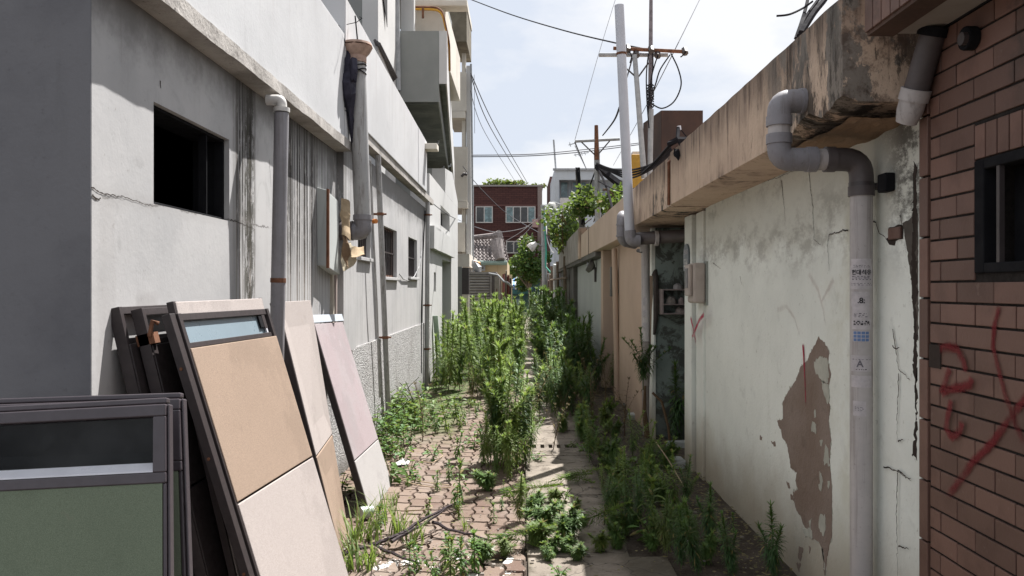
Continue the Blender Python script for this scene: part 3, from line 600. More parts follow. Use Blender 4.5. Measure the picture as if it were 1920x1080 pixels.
m.hexa([(W(873.5,0,Ds).x,Ds+.2,0),(W(884,0,Ds).x,Ds+.2,0),(W(886,0,Ds+3).x,Ds+3,0),(W(876,0,Ds+3).x,Ds+3,0),(W(873.5,0,Ds).x,Ds+.2,a.z),(W(881,0,Ds).x,Ds+.2,a.z),(W(883,0,Ds+3).x,Ds+3,a.z),(W(876,0,Ds+3).x,Ds+3,a.z)]); m.build('column', M['white2'], st); tag(st.children[-1], 'sunlit white outer column')
m = MB(); m.tube([W(883,120,Ds-.1), W(884,180,Ds-.1), W(888,560,Ds-.1)], .035, 7); m.build('down_pipe', M['steel'], st)
m = MB(); m.tube([W(847,170,Ds-.05), W(858,170,Ds-.05)], .06, 6); m.build('vent', M['dark'], st)
fb(858, 866, 500, 600, Ds-3, Ds-2.8).build('wall', M['greyface'], st); fb(866, 879, 502, 552, Ds-3, Ds-2.8).build('door', M['darkmetal'], st); fb(866, 879, 552.5, 610, Ds-3, Ds-2.8).build('wall', M['cream'], st)
m = MB(); m.tube([W(866,330,Ds-.1), W(870,326,Ds-.2), W(876,327,Ds-.2)], .05, 6); m.build('wall_hook', M['darkmetal'], st)
# white door building between
wb = thing('white_house', 'small white house with a door recess and slanted parapet past the last drain pipe', 'building', (-1.45, 15, 0))
dr = (yx(829, XL), yx(846, XL), 0, 2.02); sw = (yx(813.5, XL), yx(817.5, XL), 1.44, 1.76); uw = (yx(826, XL), yx(843, XL), 2.62, 2.98)
m = MB(); holed_x(m, XL - .3, XL, 12.48, 18.0, 0, 3.3, [dr, sw, uw]); m.build('wall', M['white2'], wb)
m = MB(); m.prism([(15.05, 3.302), (18.0, 3.302), (18.0, 3.45), (16.6, 3.9), (15.05, 3.76)], 'x', XL - .25, XL); m.build('parapet', M['white2'], wb)
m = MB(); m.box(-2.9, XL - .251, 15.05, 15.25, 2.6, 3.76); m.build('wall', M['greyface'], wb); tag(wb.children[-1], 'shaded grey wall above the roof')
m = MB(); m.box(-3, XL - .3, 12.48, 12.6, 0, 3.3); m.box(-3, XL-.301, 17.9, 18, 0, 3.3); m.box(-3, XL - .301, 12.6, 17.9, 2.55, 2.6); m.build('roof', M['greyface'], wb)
rough_box(XL, -1.37, 12.5, 16.4, 2.12, 2.48, .3, .006, 5).build('canopy', M['white2'], wb, smooth='auto')
m = MB(); m.box(XL - .22, XL - .18, dr[0], dr[1], 0.02, 2.0); d_ = m.build('door', M['steel'], wb)
m = MB()
for z in (.45, .95, 1.45): m.box(XL - .178, XL - .165, dr[0] + .15, dr[1] - .15, z, z + .03)
for y in (dr[0] + .8, dr[0] + 1.4): m.box(XL - .178, XL - .16, y, y + .04, .02, 1.99)
m.build('door_rail', M['darkmetal'], d_)
m = MB(); m.box(XL - .2, XL - .15, uw[0], uw[1], uw[2], uw[3]); m.build('window', M['dark'], wb); m = MB(); m.box(XL - .12, XL - .1, *sw); m.build('window', M['dark'], wb)
m = MB(); m.hexa([(-1.40,13.3,0),(-1.32,13.3,0),(-1.32,13.34,0),(-1.40,13.34,0),(-1.44,12.9,1.05),(-1.36,12.9,1.05),(-1.36,12.94,1.05),(-1.44,12.94,1.05)]); o = m.build('leaning_board', M['greenboard'], own=True); tag(o, 'narrow pale green board leaning on the white wall behind the first weeds', 'board')
# =============================================================== far end of the alley
rb = thing('red_brick_building', 'three storey dark red brick building closing the alley with weeds on its roof', 'building', (-1, 60, 0)); Dr = 60
bxa, bxb = W(884, 0, Dr).x, W(1016, 0, Dr).x; m = MB(); m.box(bxa, bxb, Dr, Dr + 9, 0, W(0, 350, Dr).z); m.build('wall', M['redbrick'], rb)
m = MB(); m.box(bxa, bxb + .1, Dr - .15, Dr + 9, W(0,350,Dr).z, W(0,347,Dr).z); m.build('coping', flat('grey_coping', (.3,.27,.25)), rb)
m = MB(); m.box(W(1008,0,Dr).x, bxb + .02, Dr - .1, Dr, 0, W(0,350,Dr).z - .01); m.build('corner_trim', flat('grey_brown_stone', (.25,.2,.18)), rb)
m = MB(); m.box(bxa, bxb - .4, Dr - .06, Dr, W(0,386,Dr).z, W(0,384,Dr).z); m.box(bxa, bxb - .4, Dr - .06, Dr, W(0,444,Dr).z, W(0,442,Dr).z); m.build('string_course', flat('brown_band', (.16,.07,.06)), rb)
def fwin(parent, x0, x1, y0, y1, D, n, fr='whitepaint', gl='winglass', dark=()):
    a, b = W(x0, y0, D), W(x1, y1, D); t = .07; m = MB(); f0, f1 = D - .08, D + .05
    m.box(a.x, b.x, f0, f1, b.z, b.z + t); m.box(a.x, b.x, f0, f1, a.z - t, a.z); 
    for i in range(n + 1): x = a.x + (b.x - a.x - t) * i / n; m.box(x, x + t, f0, f1, b.z + t, a.z - t)
    w = m.build('window', M[fr], parent)
    for i in range(n):
        xa = a.x + (b.x - a.x - t) * i / n + t; xb = a.x + (b.x - a.x - t) * (i+1) / n
        MB().box(xa, xb, D - .05, D - .02, b.z + t, a.z - t).build('pane', M['glass'] if i in dark else M[gl], w)
    return w
fwin(rb, 892, 924, 387, 418, Dr, 2, dark=(0,)); fwin(rb, 948, 1004, 387, 418, Dr, 4, dark=(1, 2)); fwin(rb, 949, 1004, 452, 475, Dr, 4, dark=(0,1,2))
MB().box(W(998,0,Dr).x, W(1009,0,Dr).x, Dr - .5, Dr - .1, W(0,427,Dr).z, W(0,412,Dr).z).build('meter_box', flat('pinkish_box', (.5,.33,.3)), rb)
MB().tube([W(887,560,59), W(887,350,59)], .06, 6).build('down_pipe', M['steel'], rb)
gh = thing('pale_grey_building', 'pale blue-grey building with a recessed balcony behind the roof vines', 'building', (4, 45, 0)); Dg = 45
gx0, gx1 = W(1040,0,Dg).x, W(1195,0,Dg).x; gz = W(0,316,Dg).z
wx0, wx1, wz0, wz1 = W(1048,0,Dg).x, W(1180,0,Dg).x, W(0,372,Dg).z, W(0,337,Dg).z
m = MB(); m.box(gx0, gx1, Dg, Dg + .3, 0, wz0); m.box(gx0, gx1, Dg, Dg + .3, wz1, gz); m.box(gx0, wx0, Dg, Dg + .3, wz0, wz1); m.box(wx1, gx1, Dg, Dg + .3, wz0, wz1); m.box(gx0, gx0 + .3, Dg + .3, Dg + 7, 0, gz); m.box(gx0 + .3, gx1, Dg + 1.2, Dg + 1.4, 0, gz); m.box(gx0+.3, gx1, Dg + .3, Dg + 7, gz - .25, gz - .01); m.build('wall', M['farwhite'], gh)
m = MB(); m.box(gx0 - .1, gx1, Dg - .1, Dg, gz - .12, gz); m.build('coping', M['steel'], gh)
fwin(gh, 1050, 1066, 340, 372, Dg + 1.15, 1, 'steel', 'winglass'); fwin(gh, 1072, 1100, 340, 372, Dg + 1.15, 2, 'steel', 'winglass')
m = MB(); m.box(W(1050,0,Dg).x, W(1100,0,Dg).x, Dg - .25, Dg - .05, W(0,392,Dg).z, W(0,372,Dg).z); m.build('balcony', M['whitepaint'], gh)
m = MB(); m.box(W(1031,0,52).x, W(1039,0,52).x, 52, 58, 0, W(0,331,52).z); o = m.build('brick_block', M['redbrick'], own=True); tag(o, 'narrow dark brick building seen between the street lamp and the pale grey building', 'building')
m = MB(); D = 60; m.tube([W(1038,262,46), W(1042,316,46)], .05, 6); o = m.build('antenna_mast', M['steel'], own=True); tag(o, 'thin slanting antenna rod on the pale grey building roof', 'antenna')
# TV antennas (small yagi)
an = thing('tv_antenna', 'small TV antenna on the sky line left of the short utility pole', 'antenna', W(1078, 310, 46))
m = MB(); m.tube([W(1078,273,46), W(1100,318,46)], .03, 5); m.tube([W(1066,272,46), W(1080,268,46)], .03, 5); m.tube([W(1068,267,46), W(1070,275,46)], .025, 5); m.tube([W(1076,291,46), W(1104,286,46)], .025, 5)
for k in range(4): m.tube([W(1078+k*6,288-k,46), W(1080+k*6,294-k,46)], .02, 4)
m.build('rods', M['steel'], an)
# tiled roof house
th_ = thing('tiled_house', 'low ochre house under a curved grey tile roof beside the stair tower', 'building', (-2, 32, 0)); Dt = 32
m = MB(); m.box(W(884,0,Dt).x, W(951,0,Dt).x, Dt, Dt + 6, 0, W(0,490,Dt).z); m.build('wall', M['ochre'], th_)
m = MB(); a = W(884,492,Dt-.4); b = W(955,488,Dt-.4); nx, nr = 60, 8
for j in range(nr):
    for i in range(nx + 1):
        for e in (0, 1):
            x = a.x + (b.x - a.x - .35*(j+e)/nr*.9) * i / nx; t = (j + e) / nr
            z = a.z + t * 1.15 + (.055 * math.cos(i / nx * 2 * math.pi * 9)) + (.05 if e == 0 else -.01); y = Dt - .4 + t * 1.9
            m.v.append(Vector((x, y, z)))
for j in range(nr):
    b0 = j * (nx + 1) * 2
    for i in range(nx): p = b0 + i * 2; m.f.append((p, p+2, p+3, p+1))
    if j < nr - 1:
        for i in range(nx): p = b0 + i*2 + 1; q = b0 + (nx+1)*2 + i*2; m.f.append((p, p+2, q+2, q))
m.build('roof', M['tile'], th_)
m = MB(); m.tube([W(931,452,Dt-.2) , W(934,470,Dt-.4), W(938,488,Dt-.6)], [.26,.24,.2], 9); m.tube([W(884,446,Dt+1), W(925,442,Dt+.8), W(937,440,Dt+.6)], [.1,.12,.2], 8); m.build('ridge', M['tile'], th_)
m = MB(); m.tube([W(884,493,Dt-.6), W(951,493,Dt-.6)], .09, 8); m.build('gutter', flat('green_grey_gutter', (.22,.30,.26)), th_)
fwin(th_, 897, 910, 497, 508, Dt, 1, 'steel', 'glass')
MB().box(W(920,0,Dt-1).x, W(926,0,Dt-1).x, Dt-1.05, Dt-1, W(0,509,Dt).z, W(0,507,Dt).z)
sh = thing('shutter_shed', 'grey shed with a horizontal slat roller shutter standing above the sunlit weeds', 'shed', (-1.5, 25, 0)); D5 = 25
m = MB(); x0, x1, z1 = W(880,0,D5).x, W(918,0,D5).x, W(0,514,D5).z; n = 22
m.box(x0, W(929,0,D5).x, D5 + .06, D5 + 1.6, 0, z1 - .02); m.build('wall', flat('brown_grey_shed', (.16,.14,.13)), sh)
m = MB()
for i in range(n): z = z1 * i / n; m.prism([(D5 + .05, z + .004), (D5 - .0, z + .012), (D5 - .015, z + z1/n*.5), (D5, z + z1/n - .012), (D5 + .05, z + z1/n - .004)], 'x', x0, x1)
m.build('shutter', M['shutter'], sh)
m = MB(); m.box(x0 - .05, W(930,0,D5).x, D5 - .03, D5 + 1.6, z1, z1 + .07); m.box(x1 + .01, x1 + .07, D5 - .03, D5 + .04, 0, z1 - .005); m.build('frame', M['shutter'], sh)
ds = thing('dish', 'grey satellite dish edge and orange scrap on top of the shutter shed', 'dish', W(890, 508, D5)); 
m = MB(); c = W(893,502,D5+.3); m.tube([W(886,488,D5+.3), W(890,494,D5+.3), W(896,504,D5+.2), W(899,513,D5+.2)], [.03,.12,.14,.05], 10); m.build('bowl', M['steel'], ds)
MB().hexa([W(889,494,D5+.2), W(902,497,D5+.2), W(901,495,D5+.7), W(888,491,D5+.7), W(889,489,D5+.2), W(901,493,D5+.2), W(900,491,D5+.7), W(888,487,D5+.7)]).build('tarp_scrap', flat('orange_tarp', (.7,.32,.1)), ds)
# rusty rods, posts and junk beside the shed
jk = thing('rusty_pipe_rack', 'rusty red-brown pipes and posts bundled beside the roller shutter shed', 'pipes', (-.85, 24, 0)); rr = random.Random(3)
for i in range(11):
    px = 930 + i * 2.6; MB().tube([W(px, 612, 24 + rr.random()), W(px + rr.uniform(-1.5,1.5), 505 + rr.uniform(0, 20), 24 + rr.random())], rr.uniform(.015,.04), 6).build('rod', flat('rust_%d' % i, [(.10,.03,.022),(.16,.05,.035),(.07,.05,.045),(.24,.2,.17)][i % 4], .8), jk)
MB().tube([W(917,513,24.2), W(934,516,24), W(945,528,23.8), W(951,530,23.8), W(963,540,23.9)], .035, 6).build('rod', M['steel'], jk)
m = MB(); m.box(W(927,0,24).x, W(936,0,24).x, 24.2, 24.5, 0, W(0,518,24).z); m.build('post', flat('pale_post', (.35,.31,.28)), jk)
m = MB(); m.box(W(950,0,30).x, W(960,0,30).x, 30, 30.3, 0, W(0,515,30).z); o = m.build('gate_post', M['ochre'], own=True); tag(o, 'pale ochre gate post right of the rusty pipes', 'post')
# shop front with blue-white awning under the tree
sf = thing('shop_front', 'dark teal shop front with a blue and white striped awning under the distant tree', 'shop', (-.5, 50, 0)); Dq = 50
MB().box(W(955,0,Dq).x, W(1012,0,Dq).x, Dq, Dq + 4, 0, W(0,520,Dq).z).build('wall', M['tealpaint'], sf)
m = MB(); m2 = MB()
for i in range(12):
    xa = W(959 + i*3.2, 0, Dq).x; xb = W(962.2 + i*3.2, 0, Dq).x; mm = m if i % 2 else m2
    mm.hexa([(xa,Dq-1.2,W(0,536,Dq).z),(xb,Dq-1.2,W(0,536,Dq).z),(xb,Dq,W(0,522,Dq).z),(xa,Dq,W(0,522,Dq).z),(xa,Dq-1.2,W(0,534,Dq).z),(xb,Dq-1.2,W(0,534,Dq).z),(xb,Dq,W(0,520,Dq).z),(xa,Dq,W(0,520,Dq).z)])
    mm.box(xa, xb, Dq - 1.22, Dq - 1.2, W(0,539,Dq).z - (.12 if i % 3 else .02), W(0,534,Dq).z)
m.build('awning', M['blue'], sf); m2.build('awning', M['whitepaint'], sf)
MB().box(W(958,0,Dq).x, W(998,0,Dq).x, Dq - .1, Dq - .02, W(0,551,Dq).z, W(0,544,Dq).z).build('sign_board', flat('teal_board', (.06,.2,.2)), sf)
MB().box(W(962,0,Dq).x, W(975,0,Dq).x, Dq - .06, Dq - .02, 0, W(0,560,Dq).z).build('door', M['winglass'], sf)
# street lamp pole
lp = thing('street_lamp', 'grey concrete pole carrying two hooded lamps at the end of the alley', 'street lamp', (W(1021,0,30).x, 30, 0))
MB().tube([(W(1023,0,30).x, 30, 0), W(1018, 384, 30)], [.115, .085], 12).build('pole', M['steel'], lp, smooth='auto')
MB().tube([W(1018,386,29.9), W(1028,384,29.6), W(1036,378,29.3), W(1052,384,29.0)], .03, 6).build('arm', M['steel'], lp)
c = W(1032,388,29.2); MB().tube([c + Vector((-.08,0,.12)), c + Vector((0,0,.06)), c + Vector((.05,0,-.12)), c + Vector((.07,0,-.26))], [.08,.2,.26,.13], 12).build('lamp_head', M['lampglass'], lp, smooth='auto')
c = W(999,461,29.7); MB().tube([c + Vector((-.12,0,-.1)), c + Vector((.0,0,.0)), c + Vector((.14,0,.1))], [.17,.15,.07], 10).build('lamp_head', M['whitepaint'], lp); MB().tube([c + Vector((.1,0,.08)), W(1008,457,29.8), W(1020,464,30)], .025, 6).build('arm', M['steel'], lp)
MB().tube([W(1021,400,29.85), W(1024,470,29.85), W(1023,500,29.8), W(1033,512,29.7)], .03, 6).build('green_pipe', M['green_p'], lp)
# =============================================================== RIGHT
XM = 1.40; XF = 1.113
mh = thing('mint_house', 'low house with peeling mint plaster wall under a thick stained peach concrete eave', 'building', (XM, 4.5, 0))
NB = 2.79
m = MB(); m.box(XM, XM + .2, NB, 6.06, 0, 2.30); m.build('wall', M['mint'], mh)
m = MB(); m.box(XM - .02, XM + .2, 6.06, 6.30, 0, 2.09); m.box(XM - .05, XM + .18, 6.34, 6.60, 0, 2.085); m.build('pilaster', M['mint'], mh, bevel=.006)
MB().box(XM + .0, XM + .1, 6.30, 6.34, 0, 2.08).build('joint', M['mintdark'], mh)
m = MB(); m.box(1.30, 2.5, 7.72, 7.9, 0, 2.085); m.box(2.3, 2.5, 6.6, 7.72, 0, 2.085); m.box(XM + .02, 2.3, 6.44, 6.58, 0, 2.08); m.build('recess_wall', M['mintdark'], mh)
m = MB(); rr = random.Random(11)                       # broken free end of the recess wall
pr = [(1.255, .0), (1.26, .5), (1.275, .95), (1.285, 1.30), (1.298, 1.44), (1.298, 0)]
m.prism(pr, 'y', 7.70, 7.86); m.box(1.262, 1.298, 7.73, 7.84, 1.62, 2.085); m.build('wall_end', M['mint'], mh, bevel=.004)
# eave slab with chipped underside near its open end
def eave(X, y0, y1, z0, z1, inner, seed, chip=0, th=None):
    m = MB(); n = int((y1 - y0) / .05); prof = []
    for i in range(n + 1):
        y = y0 + (y1 - y0) * i / n; q = max(0, 1 - (y - y0) / .75) * chip
        a = lambda k, s=5.: mnoise.noise(Vector((y * s, k * 7.3, seed)))
        e0 = .006 * a(1) ; low = q * max(0, .05 + .10 * a(2, 9)); out = q * .02 * a(3, 14)
        prof.append([(inner, y, z0 + q * .05 * a(5, 8)), (X + .03 + q * .03, y, z0 + .002 + low * .8), (X + out, y, z0 + .012 + low), (X + e0, y, z1 - .01), (X + .02, y, z1 + .005 * a(4)), (inner, y, z1)])
    k = 6
    for r in prof: m.v += [Vector(p) for p in r]
    for i in range(n):
        for j in range(k): l = (j + 1) % k; m.f.append((k*i+j, k*i+l, k*(i+1)+l, k*(i+1)+j))
    m.f.append(tuple(range(k))[::-1]); m.f.append(tuple(n*k + j for j in range(k))); return m
eave(XF, 2.77, 5.95, 2.11, 2.522, 3.4, 1, 1.0).build('eave', M['fascia'], mh, smooth='auto')
eave(XF + .004, 5.965, 7.84, 2.105, 2.505, 3.4, 4, .0).build('eave', M['fascia'], mh, smooth='auto')
# underside skin: peeling brown boards near the end, plain farther on
m = MB(); rr = random.Random(2)
def sheet(y0, y1, x0, x1, z, ny, nxx, amp, seed):
    m = MB()
    for j in range(ny + 1):
        for i in range(nxx + 1):
            y = y0 + (y1-y0)*j/ny; x = x0 + (x1-x0)*i/nxx; m.v.append(Vector((x, y, z + amp * mnoise.fractal(Vector((x*9, y*4, seed)), 1., 2., 4))))
    for j in range(ny):
        for i in range(nxx): q = j*(nxx+1)+i; m.f.append((q, q+1, q+nxx+2, q+nxx+1))
    return m
sheet(2.80, 3.75, XF + .05, XM + .0, 2.098, 40, 14, .016, 3).build('soffit_boards', M['brownsoffit'], mh)
m = MB(); m.tube([(XF + .045, 6.0 - .04, 2.50), (XF - .012, 5.955, 2.44), (XF - .012, 5.957, 2.12)], .012, 7); m.build('drip_pipe', M['rust'], mh)
m = MB(); m.box(XM + .2, 3.4, 2.8, 7.9, 2.0, 2.09); m.box(3.3, 3.4, 2.8, 7.9, 0, 2.0); m.build('inner_roof', M['dark'], mh)
# bare patch traced on the mint wall
def trace(pts, X, jit=.004, sub=5, seed=0):
    P = [onx(px, py, X) for px, py in pts]; out = []; rr = random.Random(seed)
    for i in range(len(P)):
        a, b = P[i], P[(i+1) % len(P)]; n = max(1, int((b-a).length / .012))
        for k in range(n):
            q = a.lerp(b, k/n); out.append(q + Vector((0, rr.gauss(0, jit), rr.gauss(0, jit * 1.3))))
    return out
def decal(polys, X, t, mat, name, parent, seed=0, jit=.004):
    if len(polys) > 1:
        for k, p in enumerate(polys): decal([p], X, t, mat, name, parent, seed + k, jit)
        return
    m = MB()
    for k, pts in enumerate(polys):
        T = trace(pts, X, jit, seed=seed + k); n = len(m.v); q = len(T); c = [Vector((X - t, p.y, p.z)) for p in T]
        m.v += c + [Vector((X + .004, p.y, p.z)) for p in T]; m.f.append(tuple(range(n, n+q)))
        for i in range(q): j = (i+1) % q; m.f.append((n+j, n+i, n+q+i, n+q+j))
    o = m.build(name, mat, parent)
    bm = bmesh.new(); bm.from_mesh(o.data); bmesh.ops.triangulate(bm, faces=[f for f in bm.faces if len(f.verts) > 4]); bm.to_mesh(o.data); bm.free(); return o
z4 = lambda L_: [(1280 + a * .3704, 680 + b * .3704) for a, b in L_]
patch = z4([(690,-126),(650,-50),(632,-10),(600,20),(575,90),(540,140),(508,200),(510,290),(480,292),(486,320),(500,340),(506,380),(525,400),(540,470),(548,530),(580,560),(572,600),(585,640),(560,655),(566,700),(575,740),(600,780),(612,820),(640,860),(655,890),(690,905),(712,940),(718,985),(714,1040),(722,1080),(731,1000),(742,930),(757,880),(757,760),(755,600),(745,500),(752,380),(740,300),(748,220),(728,180),(735,130),(752,60),(738,0),(742,-60),(720,-100)])
decal([patch], XM, .0009, M['flake'], 'paint_edge', mh, 13, .006); decal([patch], XM, .0022, M['baremortar'], 'bare_patch', mh, 8, .002)
fl = [[(670,-10),(700,-30),(735,-20),(745,60),(735,110),(700,90),(690,60),(672,40)],[(705,90),(740,110),(748,170),(738,220),(722,170)],[(660,300),(680,310),(675,350),(655,345)],[(700,390),(712,388),(708,430),(700,420)],[(722,430),(742,440),(745,520),(718,518)],[(694,556),(708,558),(712,620),(704,645),(692,640),(698,600)],[(668,245),(678,243),(676,270),(668,268)],
 [(695,770),(725,775),(728,850),(712,880),(692,830)],[(610,840),(655,850),(660,890),(625,880)],[(640,800),(655,790),(650,840)],[(735,600),(748,604),(744,640)],[(720,1010),(724,1060),(716,1050)]]
decal([z4(f) for f in fl], XM, .0038, M['flake'], 'paint_flake', mh, 20, .004)
decal([z4(f) for f in [[(525,600),(540,610),(548,640),(535,632)],[(392,372),(402,374),(400,388),(392,386)],[(448,398),(470,402),(472,428),(455,410)],[(548,670),(560,668),(566,700),(550,690)],[(590,930),(612,940),(600,1000),(584,990)],[(640,930),(650,935),(644,970)],[(575,1010),(600,1020),(590,1060)]]], XM, .002, M['baremortar'], 'bare_patch', mh, 40, .003)
def ribbons(lines, X, w, mat, name, parent, t=.002, uvs=False, wob=.0, seed=0, taper=True):
    m = MB(); uv = []; rr = random.Random(seed); lay = 0
    for ln in lines:
        P = [onx(px, py, X) for px, py in ln]; Q = []
        for i in range(len(P) - 1):
            n = max(2, int((P[i+1]-P[i]).length / (.012 if wob else .03)))
            for k in range(n): Q.append(P[i].lerp(P[i+1], k/n) + Vector((0, rr.gauss(0, wob), rr.gauss(0, wob))))
        Q.append(P[-1]); n0 = len(m.v); N_ = len(Q); xx = X - t - lay * .0008; lay += 1
        for i, q in enumerate(Q):
            d = (Q[min(i+1, N_-1)] - Q[max(i-1, 0)]); d.x = 0; d.normalize(); nn = Vector((0, -d.z, d.y)); ww = w * ((.35 + .65*abs(math.sin(i*1.7+seed))) if wob else 1)
            if taper: ww *= 1 - .75 * i / N_
            m.v += [Vector((xx, q.y + nn.y*ww/2, q.z + nn.z*ww/2)), Vector((xx, q.y - nn.y*ww/2, q.z - nn.z*ww/2))]
        for i in range(N_ - 1):
            a = n0 + 2*i; m.f.append((a, a+1, a+3, a+2)); u0, u1 = i/(N_-1), (i+1)/(N_-1); uv += [(u0,0),(u0,1),(u1,1),(u1,0)]
    if uvs: m.uv = uv
    return m.build(name, mat, parent)
z3 = lambda L_: [(1280 + a * .3704, 300 + b * .3704) for a, b in L_]
z6 = lambda L_: [(1660 + a / 3, 540 + b / 3) for a, b in L_]
cr = [z3([(640,40),(645,120),(660,250),(665,400),(700,430)]), z3([(500,100),(515,230),(522,310)]), z3([(120,235),(350,125),(480,90),(600,40)]), z3([(840,355),(790,365),(745,380),(735,420),(745,560)]),
      z3([(955,300),(985,320),(1000,370),(1030,390),(1045,410)]), z3([(1110,280),(1115,330)]), z6([(50,230),(68,350),(85,460),(150,520)]), z6([(85,470),(78,700),(75,870)]), z6([(0,1005),(60,1020),(110,1055),(155,1070)]), z6([(85,860),(100,858),(112,852)]), z4([(1100,560),(1095,700),(1100,1080)]), z4([(1100,540),(1140,575),(1170,600)]), z4([(1105,930),(1160,945)]), z3([(160,520),(200,550)]), z3([(870,810),(875,900),(890,1060)]),
      z3([(300,590),(310,630)]), z6([(60,330),(90,345),(100,335)])]
ribbons(cr, XM, .0075, M['crack'], 'crack', mh, .001, False, .0028, 2)
decal([[(1666,428),(1688,421),(1694,423),(1694,448),(1680,452),(1678,460),(1668,460),(1662,448),(1670,444)]], XM, .001, M['crack'], 'broken_hole', mh, 60, .001)
m = MB(); a, b = onx(1670, 428, XM), onx(1692, 447, XM); m.box(XM - .012, XM + .0, b.y, a.y, b.z, a.z); m.build('exposed_brick', M['brick'], mh, bevel=.004)
decal([[(1693,418),(1722,400),(1722,640),(1716,620),(1708,520),(1700,462)]], XM, .0012, flat('grey_cement_smear', (.13,.115,.10), .95, .1, .5, 9), 'cement_smear', mh, 70, .002)
decal([z6([(160,-700),(178,-700),(178,960),(150,960),(165,820),(176,640),(160,480),(163,200),(150,0)])], XM, .0016, M['crack'], 'edge_gap', mh, 80, .005)
ribbons([[(1295.5,594),(1300,612),(1306,645)], [(1322,588),(1312,601),(1298,634)]], 1.345, .055, M['spray2'], 'red_mark', mh, .004, True, 0, 1, False)
ribbons([z3([(770,600),(720,690),(705,720)]), z3([(640,570),(690,660),(715,760),(730,850)]), z3([(480,760),(530,740),(570,800),(600,900)])], XM, .05, M['spray3'], 'faded_mark', mh, .003, True)
ribbons([z4([(612,-100),(622,60),(628,230)])], XM, .035, M['spray2'], 'red_mark', mh, .004, True, 0, 1, True)
# number plate, meter box, shelf
npz = thing('number_plate', 'arched dark house number plate beside the beige meter box', 'sign', (1.345, 6.45, 1.65))
ya, yb, za, zb2_ = 6.38, 6.58, 1.64, 1.86; poly = [(ya, za), (yb, za), (yb, zb2_ - .08)] + [((ya+yb)/2 + (yb-ya)/2*math.cos(t), zb2_ - .08 + .08*math.sin(t)) for t in [math.pi*k/8 for k in range(1, 8)]] + [(ya, zb2_ - .08)]
MB().prism(poly, 'x', 1.336, 1.349).build('plate', M['plate'], npz, bevel=.002)
def text(body, size, mat, parent, mtx, name='lettering', bend=None, bold=0.0):
    cu = bpy.data.curves.new('t', 'FONT'); cu.body = body; cu.size = size; cu.align_x = 'CENTER'; cu.align_y = 'CENTER'; cu.offset = bold; cu.extrude = .0003
    o = bpy.data.objects.new('t', cu); col.objects.link(o); bpy.context.view_layer.update(); dg = bpy.context.evaluated_depsgraph_get()
    me = bpy.data.meshes.new_from_object(o.evaluated_get(dg)); bpy.data.objects.remove(o)
    me.name = name; off = ORG[parent]
    for v in me.vertices: v.co = Vector(mtx(v.co)) - off
    me.materials.clear(); me.materials.append(mat); n = bpy.data.objects.new(name, me); col.objects.link(n); n.parent = parent; ORG[n] = off; return n
wall_m = lambda y0, z0, x: (lambda c: (x - c.z, y0 - c.x, z0 + c.y))
text('554', .09, flat('pale_lettering', (.5,.5,.48)), npz, wall_m(6.48, 1.70, 1.334), 'number', bold=.002); text('신흥1길', .045, M['sticker'], npz, wall_m(6.48, 1.79, 1.334), 'street_name')
mb_ = thing('meter_box', 'beige plastic electricity meter box above the red X mark', 'meter box', (1.33, 6.05, 1.38))
m = MB(); m.box(1.295, 1.385, 5.99, 6.22, 1.385, 1.69); m.build('body', M['beigebox'], mb_, bevel=.016)
m = MB(); m.box(1.268, 1.294, 6.03, 6.20, 1.44, 1.68); c_ = m.build('cover', M['beigebox'], mb_, bevel=.008)
m = MB(); m.box(1.262, 1.268, 6.07, 6.16, 1.50, 1.65); m.build('slot', flat('grey_slot', (.2,.2,.2)), c_)
m = MB(); m.box(1.385, 1.40, 5.975, 6.24, 1.37, 1.70); m.build('back_plate', flat('greenish_grey_plate', (.30,.32,.29)), mb_)
sf2 = thing('wall_shelf', 'small open wooden shelf box hung in the dark green doorway recess', 'shelf', (1.40, 7.62, 1.2))
xs0, xs1 = W(1243,0,7.6).x, W(1300,0,7.6).x; zA, zB, zC = W(0,542,7.6).z, W(0,570,7.6).z, W(0,587,7.6).z
m = MB(); m.box(xs0, xs1, 7.56, 7.71, zC - .012, zC); m.box(xs0, xs1, 7.56, 7.71, zB - .01, zB); m.box(xs0, xs1, 7.56, 7.71, zA - .012, zA); m.build('shelf', M['shelfwood'], sf2, bevel=.002)
MB().box(xs0 - .02, xs0 - .001, 7.56, 7.71, zC - .012, zA).build('side', M['shelfwood'], sf2); MB().box(xs1, xs1 + .015, 7.56, 7.71, zC - .012, zA).build('side', M['shelfwood'], sf2)
crm = [((xs0+.03, xs0+.14), zB, .07, (.22,.20,.18)), ((xs0+.15, xs0+.21), zB, .06, (.30,.25,.24)), ((xs0+.12, xs0+.24), zC, .05, (.28,.24,.22)), ((xs0+.1, xs0+.2), zA, .045, (.34,.32,.31))]
for i, ((a, b), z, h, c) in enumerate(crm):
    m = MB(); m.tube([((a+b)/2, 7.63, z + .001), ((a+b)/2, 7.63, z + h*.6), ((a+b)/2 + .005, 7.62, z + h)], [(b-a)/2, (b-a)/2*.95, (b-a)/2*.5], 7); o = m.build('dusty_bag', flat('dusty_bag_%d' % i, c, .9), own=True)
    tag(o, ['dusty grey bag slumped on the middle shelf at the left', 'small pinkish bag on the middle shelf at the right', 'crumpled bag on the bottom board of the wall shelf', 'pale crumpled bag lying on top of the wall shelf'][i], 'bag', 'bags on the wall shelf')
m = MB(); m.tube([(1.272, 7.68, 1.62), (1.282, 7.66, 1.66), (1.292, 7.66, 1.60), (1.29, 7.66, 1.2), (1.275, 7.66, 1.05)], [.02,.028,.026,.024,.012], 8); o = m.build('insulation_roll', flat('dark_foam_tube', (.055,.045,.04), .9), own=True); tag(o, 'dark torn foam tube hanging at the corner of the green recess', 'tube')
